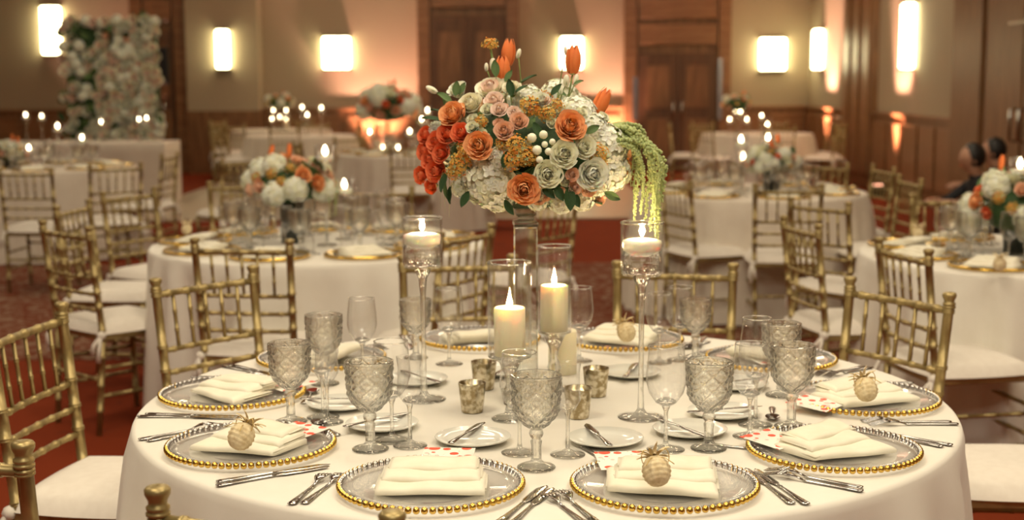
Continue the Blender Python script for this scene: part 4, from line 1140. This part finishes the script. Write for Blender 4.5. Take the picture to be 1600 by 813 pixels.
small_arr('pink bouquet above the candle cluster on farthest right table', cz(1151, 163, T9), .20, .12, 12, 'tall', 1, False, 16)

# far candles: pixel of the flame, table
CANB = MB().mat('wax').lathe([(.001, 0), (.036, 0), (.036, .10), (.001, .10)], 16).mesh('pillar_candle')
def far_candle(px, py, T, label, group, dy=0):
    y = T.y+dy; P = aty(px, py, y); h = P.z-SET
    P.z = SET
    if h < .16:
        ch = max(.04, h-.02)
        b = MB().mat('wax').lathe([(.001, 0), (.034, 0), (.034, ch), (.001, ch)], 16).mesh('wax'); g = MB().mat('thin_glass').lathe([(.05, 0), (.05, ch+.1), (.048, ch+.1), (.048, 0)], 20).mesh('cylinder')
        parts = [('wax', b), ('cylinder', g), ('flame', FLF, (0, 0, ch))]
    else:
        g = MB().mat('stem_glass').lathe([(.001, 0), (.05, 0), (.045, .006), (.007, .015), (.006, h-.10), (.02, h-.085), (.001, h-.085)], 16).mesh('stem')
        c = MB().mat('thin_glass').lathe([(.046, h-.085), (.046, h+.035), (.044, h+.035), (.044, h-.085)], 18).mesh('bowl')
        b = MB().mat('wax_white').lathe([(.001, h-.045), (.030, h-.04), (.041, h-.02), (.001, h-.012)], 16).mesh('floating_candle')
        parts = [('stem', g), ('bowl', c), ('floating_candle', b), ('flame', FLF, (0, 0, h-.012))]
    thing('candle', label, 'candle', P, parts=parts, group=group)
for pts, T, wh in [([(538, 290), (508, 238)], T2, 'left middle table'), ([(578, 207), (640, 206), (598, 232), (622, 238)], T8, 'far table with tall bouquet'),
                   ([(427, 173), (447, 173), (425, 186), (447, 186), (437, 183)], T7, 'farthest left of centre table, cluster by bouquet'), ([(472, 168), (480, 180), (502, 169)], T11, 'far table left of centre'),
                   ([(1140, 187), (1149, 174), (1157, 175), (1167, 187), (1190, 181), (1199, 194)], T9, 'farthest right table'), ([(1158, 219), (1200, 216), (1161, 245)], T3, 'right middle table'),
                   ([(90, 198), (128, 216), (45, 232)], T5, 'far left table'), ([(158, 191), (217, 187), (229, 185), (40, 180), (65, 182)], Vector((c6.x-1, c6.y+.35, 0)), 'head table'), ([(1594, 258)], T4, 'table at right edge'), ([(668, 173), (659, 187)], T8, 'far table beside tall bouquet')]:
    ORD = ['leftmost', 'second from left', 'third from left', 'fourth from left', 'fifth from left', 'sixth from left']
    for i, (a_, b_) in enumerate(sorted(pts)):
        far_candle(a_, b_, T, ('lit candle, %s on the %s' % (ORD[i], wh)) if len(pts) > 1 else 'lit candle on the %s beside its flowers' % wh, 'candles on the '+wh, dy=(.12*((i*2) % 3-1)) if T is not T4 else -.05)
# place settings on background tables
NAPL = NAP[0]
SIDES = ['nearest side', 'near side just right', 'near right side', 'right side just nearer', 'right end', 'right side just farther', 'far right side', 'far side just right', 'far side', 'far side just left', 'far left side', 'left side just farther', 'left end', 'left side just nearer', 'near left side', 'near side just left']
def settings_bg(T, n, off, wh, seed, lo=True, rad=.76, gl=True):
    r = random.Random(seed)
    for i in range(n):
        a = off+2*PI*i/n; u = Vector((math.cos(a), math.sin(a), 0)); c = T+u*(rad-.185); ya = a+PI/2
        t = Vector((-u.y, u.x, 0))
        sd = SIDES[int(round(((a+PI/2) % (2*PI))/(2*PI)*16)) % 16]
        o = link('charger_plate', CL, loc=(c.x, c.y, SET), rot=(0, 0, ya)); tag(o, 'glass charger with gold rim, %s of the %s' % (sd, wh), 'plate', 'chargers on the %s' % wh)
        o = link('napkin', NAPL, loc=(c.x, c.y, SET+.007), rot=(0, 0, ya+R(r.uniform(-15, 15)))); tag(o, 'folded ivory napkin, %s of the %s' % (sd, wh), 'napkin', 'napkins on the %s' % wh)
        if gl:
            for d1, d2, kd in ((.20, .06, 'g'), (.22, -.02, 'w'), (.27, .05, 'w2'), (.17, .13, 's')):
                q = T+u*(rad-.185-d1)+t*d2
                if kd == 'g': goblet(q, 'crystal goblet, %s of the %s' % (sd, wh), 1.1, True, 'goblets on the %s' % wh)
                elif kd == 's':
                    o = link('sherry_glass', SHER, loc=(q.x, q.y, SET), scale=1.1); tag(o, 'small sherry glass, %s of the %s' % (sd, wh), 'glass', 'sherry glasses on the %s' % wh)
                else: wine(q, '%s wine glass, %s of the %s' % ('shorter' if kd == 'w' else 'taller', sd, wh), 1.0, WINE if kd == 'w' else WINE2, 'wine glasses on the %s' % wh)
settings_bg(T2, 9, .3, 'left middle table', 1)
settings_bg(T4, 9, .52, 'right edge table', 2)
settings_bg(T3, 8, .2, 'right middle table', 3)
settings_bg(T5, 8, .1, 'far left table', 4)
settings_bg(T8, 7, .4, 'far table under tall bouquet', 5)
for nm_, px, py, T in (('left middle table', 292, 362, T2), ('right edge table', 1434, 368, T4), ('right edge table nearer side', 1562, 418, T4)):
    p = at(px, py, TH+.04); thing('woven_pineapple', 'blurred pineapple favour on the %s' % nm_, 'ornament', (p.x, p.y, SET+.02), parts=[('body', PBODY), ('crown', PCROWN)], scale=1.1)

# far chairs round the far tables
def ring_chairs(T, n, off, wh, rad=.76, skip=()):
    for i in range(n):
        if i in skip: continue
        a = off+2*PI*i/n; u = Vector((math.cos(a), math.sin(a), 0)); t = Vector((-u.y, u.x, 0)); c = T+u*(rad+.44)
        chair_w(c-t*.19, c+t*.19, 'gold chair with ivory cushion, %s of the %s' % (SIDES[int(round(((a+PI/2) % (2*PI))/(2*PI)*16)) % 16], wh), 'chairs at the %s' % wh, True, flip=True if False else False)
ring_chairs(T11, 6, .5, 'far table left of centre'); ring_chairs(T7, 5, .2, 'farthest table left of centre')
ring_chairs(T9, 7, .3, 'farthest right table'); ring_chairs(T8, 5, 1.0, 'far table under tall bouquet')

# ------------------------------------------------------------------ flower wall
fy = 19.6
fx0, fx1 = aty(97, 100, fy).x, aty(250, 100, fy).x; fz1 = aty(170, 28, fy).z
fwall = thing('flower_wall', 'tall backdrop panel covered in white and blush flowers at far left', 'backdrop', ((fx0+fx1)/2, fy, 0))
link('panel', MB().mat('leaf').box((0, .06, fz1/2), (fx1-fx0-.1, .10, fz1-.06)).mesh('panel', False), fwall)
for sx in (-1, 1): link('foot', MB().mat('steel').bbox((sx*.5, .1, .02), (.06, .6, .04), .01).mesh('foot', False), fwall)
r = random.Random(21); nfl = 0
nx_, nz_ = 14, 21
for i in range(nx_):
    for j in range(nz_):
        x = (i+.5)/nx_; z = (j+.5)/nz_
        left = x < .38 and r.random() < .45
        xx = (x-.5)*(fx1-fx0)+r.uniform(-.04, .04); zz = z*fz1+r.uniform(-.04, .04); d = Vector((r.uniform(-.4, .4), -1, r.uniform(-.3, .5)))
        p = Vector((xx, r.uniform(-.05, .02), zz))
        if left or r.random() < .10: place('leaf', LEAF if r.random() < .6 else LEAFL, fwall, p+Vector((0, -.04, 0)), d, .16, r.uniform(0, 6)); continue
        k = r.random()
        mm, s_, lb = (ROSE['blush'], .085, 'blush rose') if k < .35 else (ROSE['white_petal'], .085, 'white rose') if k < .62 else (HYD[2], .085, 'white hydrangea head') if k < .86 else (ROSE['pink'], .075, 'pink rose') if k < .96 else (ROSE['peach_petal'], .07, 'peach rose')
        place('rose' if mm not in HYD else 'hydrangea', mm, fwall, p, d, s_*r.uniform(.8, 1.15), r.uniform(0, 6), lb)

# ------------------------------------------------------------------ crouching people by the right wall
def person(loc, yaw, label, lean=.25, arm=0):
    e = thing('person', label, 'person', loc, (0, 0, yaw))
    # squat: +Y is forward
    J = {'pel': (0, -.10, .30, .115), 'bel': (0, -.06, .42, .115), 'che': (0, .02, .58, .13), 'neck': (0, .07, .70, .055), 'head0': (0, .09, .74, .055), 'head': (0, .115, .82, .085),
         'hl': (-.09, -.10, .29, .085), 'kl': (-.16, .26, .44, .06), 'al': (-.13, .04, .07, .04), 'tl': (-.15, .20, .035, .033),
         'hr': (.09, -.10, .29, .085), 'kr': (.16, .26, .44, .06), 'ar': (.13, .04, .07, .04), 'tr': (.15, .20, .035, .033),
         'sl': (-.18, .03, .62, .052), 'el': (-.24, .20, .48, .040), 'wl': (-.10, .38, .50+arm, .028), 'sr': (.18, .03, .62, .052), 'er': (.24, .20, .48, .040), 'wr': (.10, .38, .50+arm, .028)}
    Ed = ['pel bel', 'bel che', 'che neck', 'neck head0', 'head0 head', 'pel hl', 'hl kl', 'kl al', 'al tl', 'pel hr', 'hr kr', 'kr ar', 'ar tr', 'che sl', 'sl el', 'el wl', 'che sr', 'sr er', 'er wr']
    ks = list(J); vs_ = [J[k][:3] for k in ks]; es = [(ks.index(a), ks.index(b)) for a, b in (q.split() for q in Ed)]
    rad = [J[k][3] for k in ks]
    for s in (-1, 1):       # hands: five fingers each
        wi = ks.index('wl' if s < 0 else 'wr'); wx, wy, wz = vs_[wi]
        vs_.append((wx*.8, wy+.06, wz-.005)); rad.append(.024); pi_ = len(vs_)-1; es.append((wi, pi_))
        for q in range(4):
            x0 = wx*.8+(q-1.5)*.018; ln = (.035, .045, .04, .03)[q]
            vs_.append((x0, wy+.085, wz-.008)); rad.append(.009); es.append((pi_, len(vs_)-1))
            vs_.append((x0, wy+.085+ln, wz-.03)); rad.append(.007); es.append((len(vs_)-2, len(vs_)-1))
        vs_.append((wx*.8-s*.035, wy+.06, wz+.0)); rad.append(.010); es.append((pi_, len(vs_)-1))
    me = bpy.data.meshes.new('body'); me.from_pydata(vs_, es, []); ob = link('body', me, e)
    me.materials.append(MATS['dark_cloth']); me.materials.append(MATS['skin'])
    md = ob.modifiers.new('skin', 'SKIN'); md.use_smooth_shade = True
    for i, sv in enumerate(me.skin_vertices[0].data): sv.radius = (rad[i], rad[i]); sv.use_root = (i == 0)
    ob.modifiers.new('sub', 'SUBSURF').levels = 2; ob.modifiers['sub'].render_levels = 2
    dg = bpy.context.evaluated_depsgraph_get(); nm_ = bpy.data.meshes.new_from_object(ob.evaluated_get(dg)); ob.modifiers.clear(); ob.data = nm_
    nm_.materials.clear(); nm_.materials.append(MATS['dark_cloth']); nm_.materials.append(MATS['skin'])
    for p in nm_.polygons:
        c = p.center; p.material_index = 1 if (c.z > .715 or (c.y > .25 and c.z > .47 and abs(c.x) < .17 and c.y > .30)) else 0
        p.use_smooth = True
    b = MB().mat('skin'); hc = Vector((0, .125, .845))
    rings = []
    for i in range(17):
        th = PI*i/16; z = -math.cos(th); rr = math.sin(th)
        ring = []
        for j in range(24):
            a = 2*PI*j/24; x, y = rr*math.cos(a), rr*math.sin(a)
            jaw = 1-.28*max(0, -z)*1.0
            X_ = .074*x*jaw; Y_ = .095*y*jaw; Z_ = .112*z
            if y > .8 and abs(x) < .22: Y_ += .020*math.exp(-((z+.12)/.16)**2)*(1-abs(x)/.22)       # nose
            if y > .6: Y_ -= .007*math.exp(-((z-.06)/.10)**2)*math.exp(-((abs(x)-.38)/.16)**2)        # eye sockets
            ring.append(hc+Vector((X_, Y_, Z_)))
        rings.append(ring)
    b.loft(rings, caps=False)
    for s in (-1, 1): b.ball(hc+Vector((s*.074, -.005, -.01)), .018, 8, 6, (.4, .8, 1.5))
    hd = link('head', b.mesh('head'), e)
    b = MB().mat('black_hair')
    for s in (-1, 1): b.ball(hc+Vector((s*.029, .082, .008)), .009, 8, 6, (1.1, .6, .6))
    link('eyes', b.mesh('eyes'), hd)
    link('mouth', MB().mat('coral_petal').ball(hc+Vector((0, .083, -.056)), .018, 8, 5, (1, .35, .28)).mesh('mouth'), hd)
    b = MB().mat('black_hair'); rings = []
    for i in range(13):
        th = PI*i/12; rr = math.sin(th); z = -math.cos(th); rings.append([hc+Vector((.086*rr*math.cos(a), -.022+.104*rr*math.sin(a)*(.86 if math.sin(a) > 0 else 1.08), .022+.115*z)) for a in (2*PI*j/20 for j in range(20))])
    b.loft(rings, caps=False); link('hair', b.mesh('hair'), e)
pp = aty(1538, 252, 11.3); person((pp.x, pp.y, 0), R(100), 'crouching person in dark clothes with black hair, left of two')
pp = aty(1572, 248, 12.3); person((pp.x, pp.y, 0), R(80), 'crouching person in dark clothes with black hair, right of two', arm=.05)
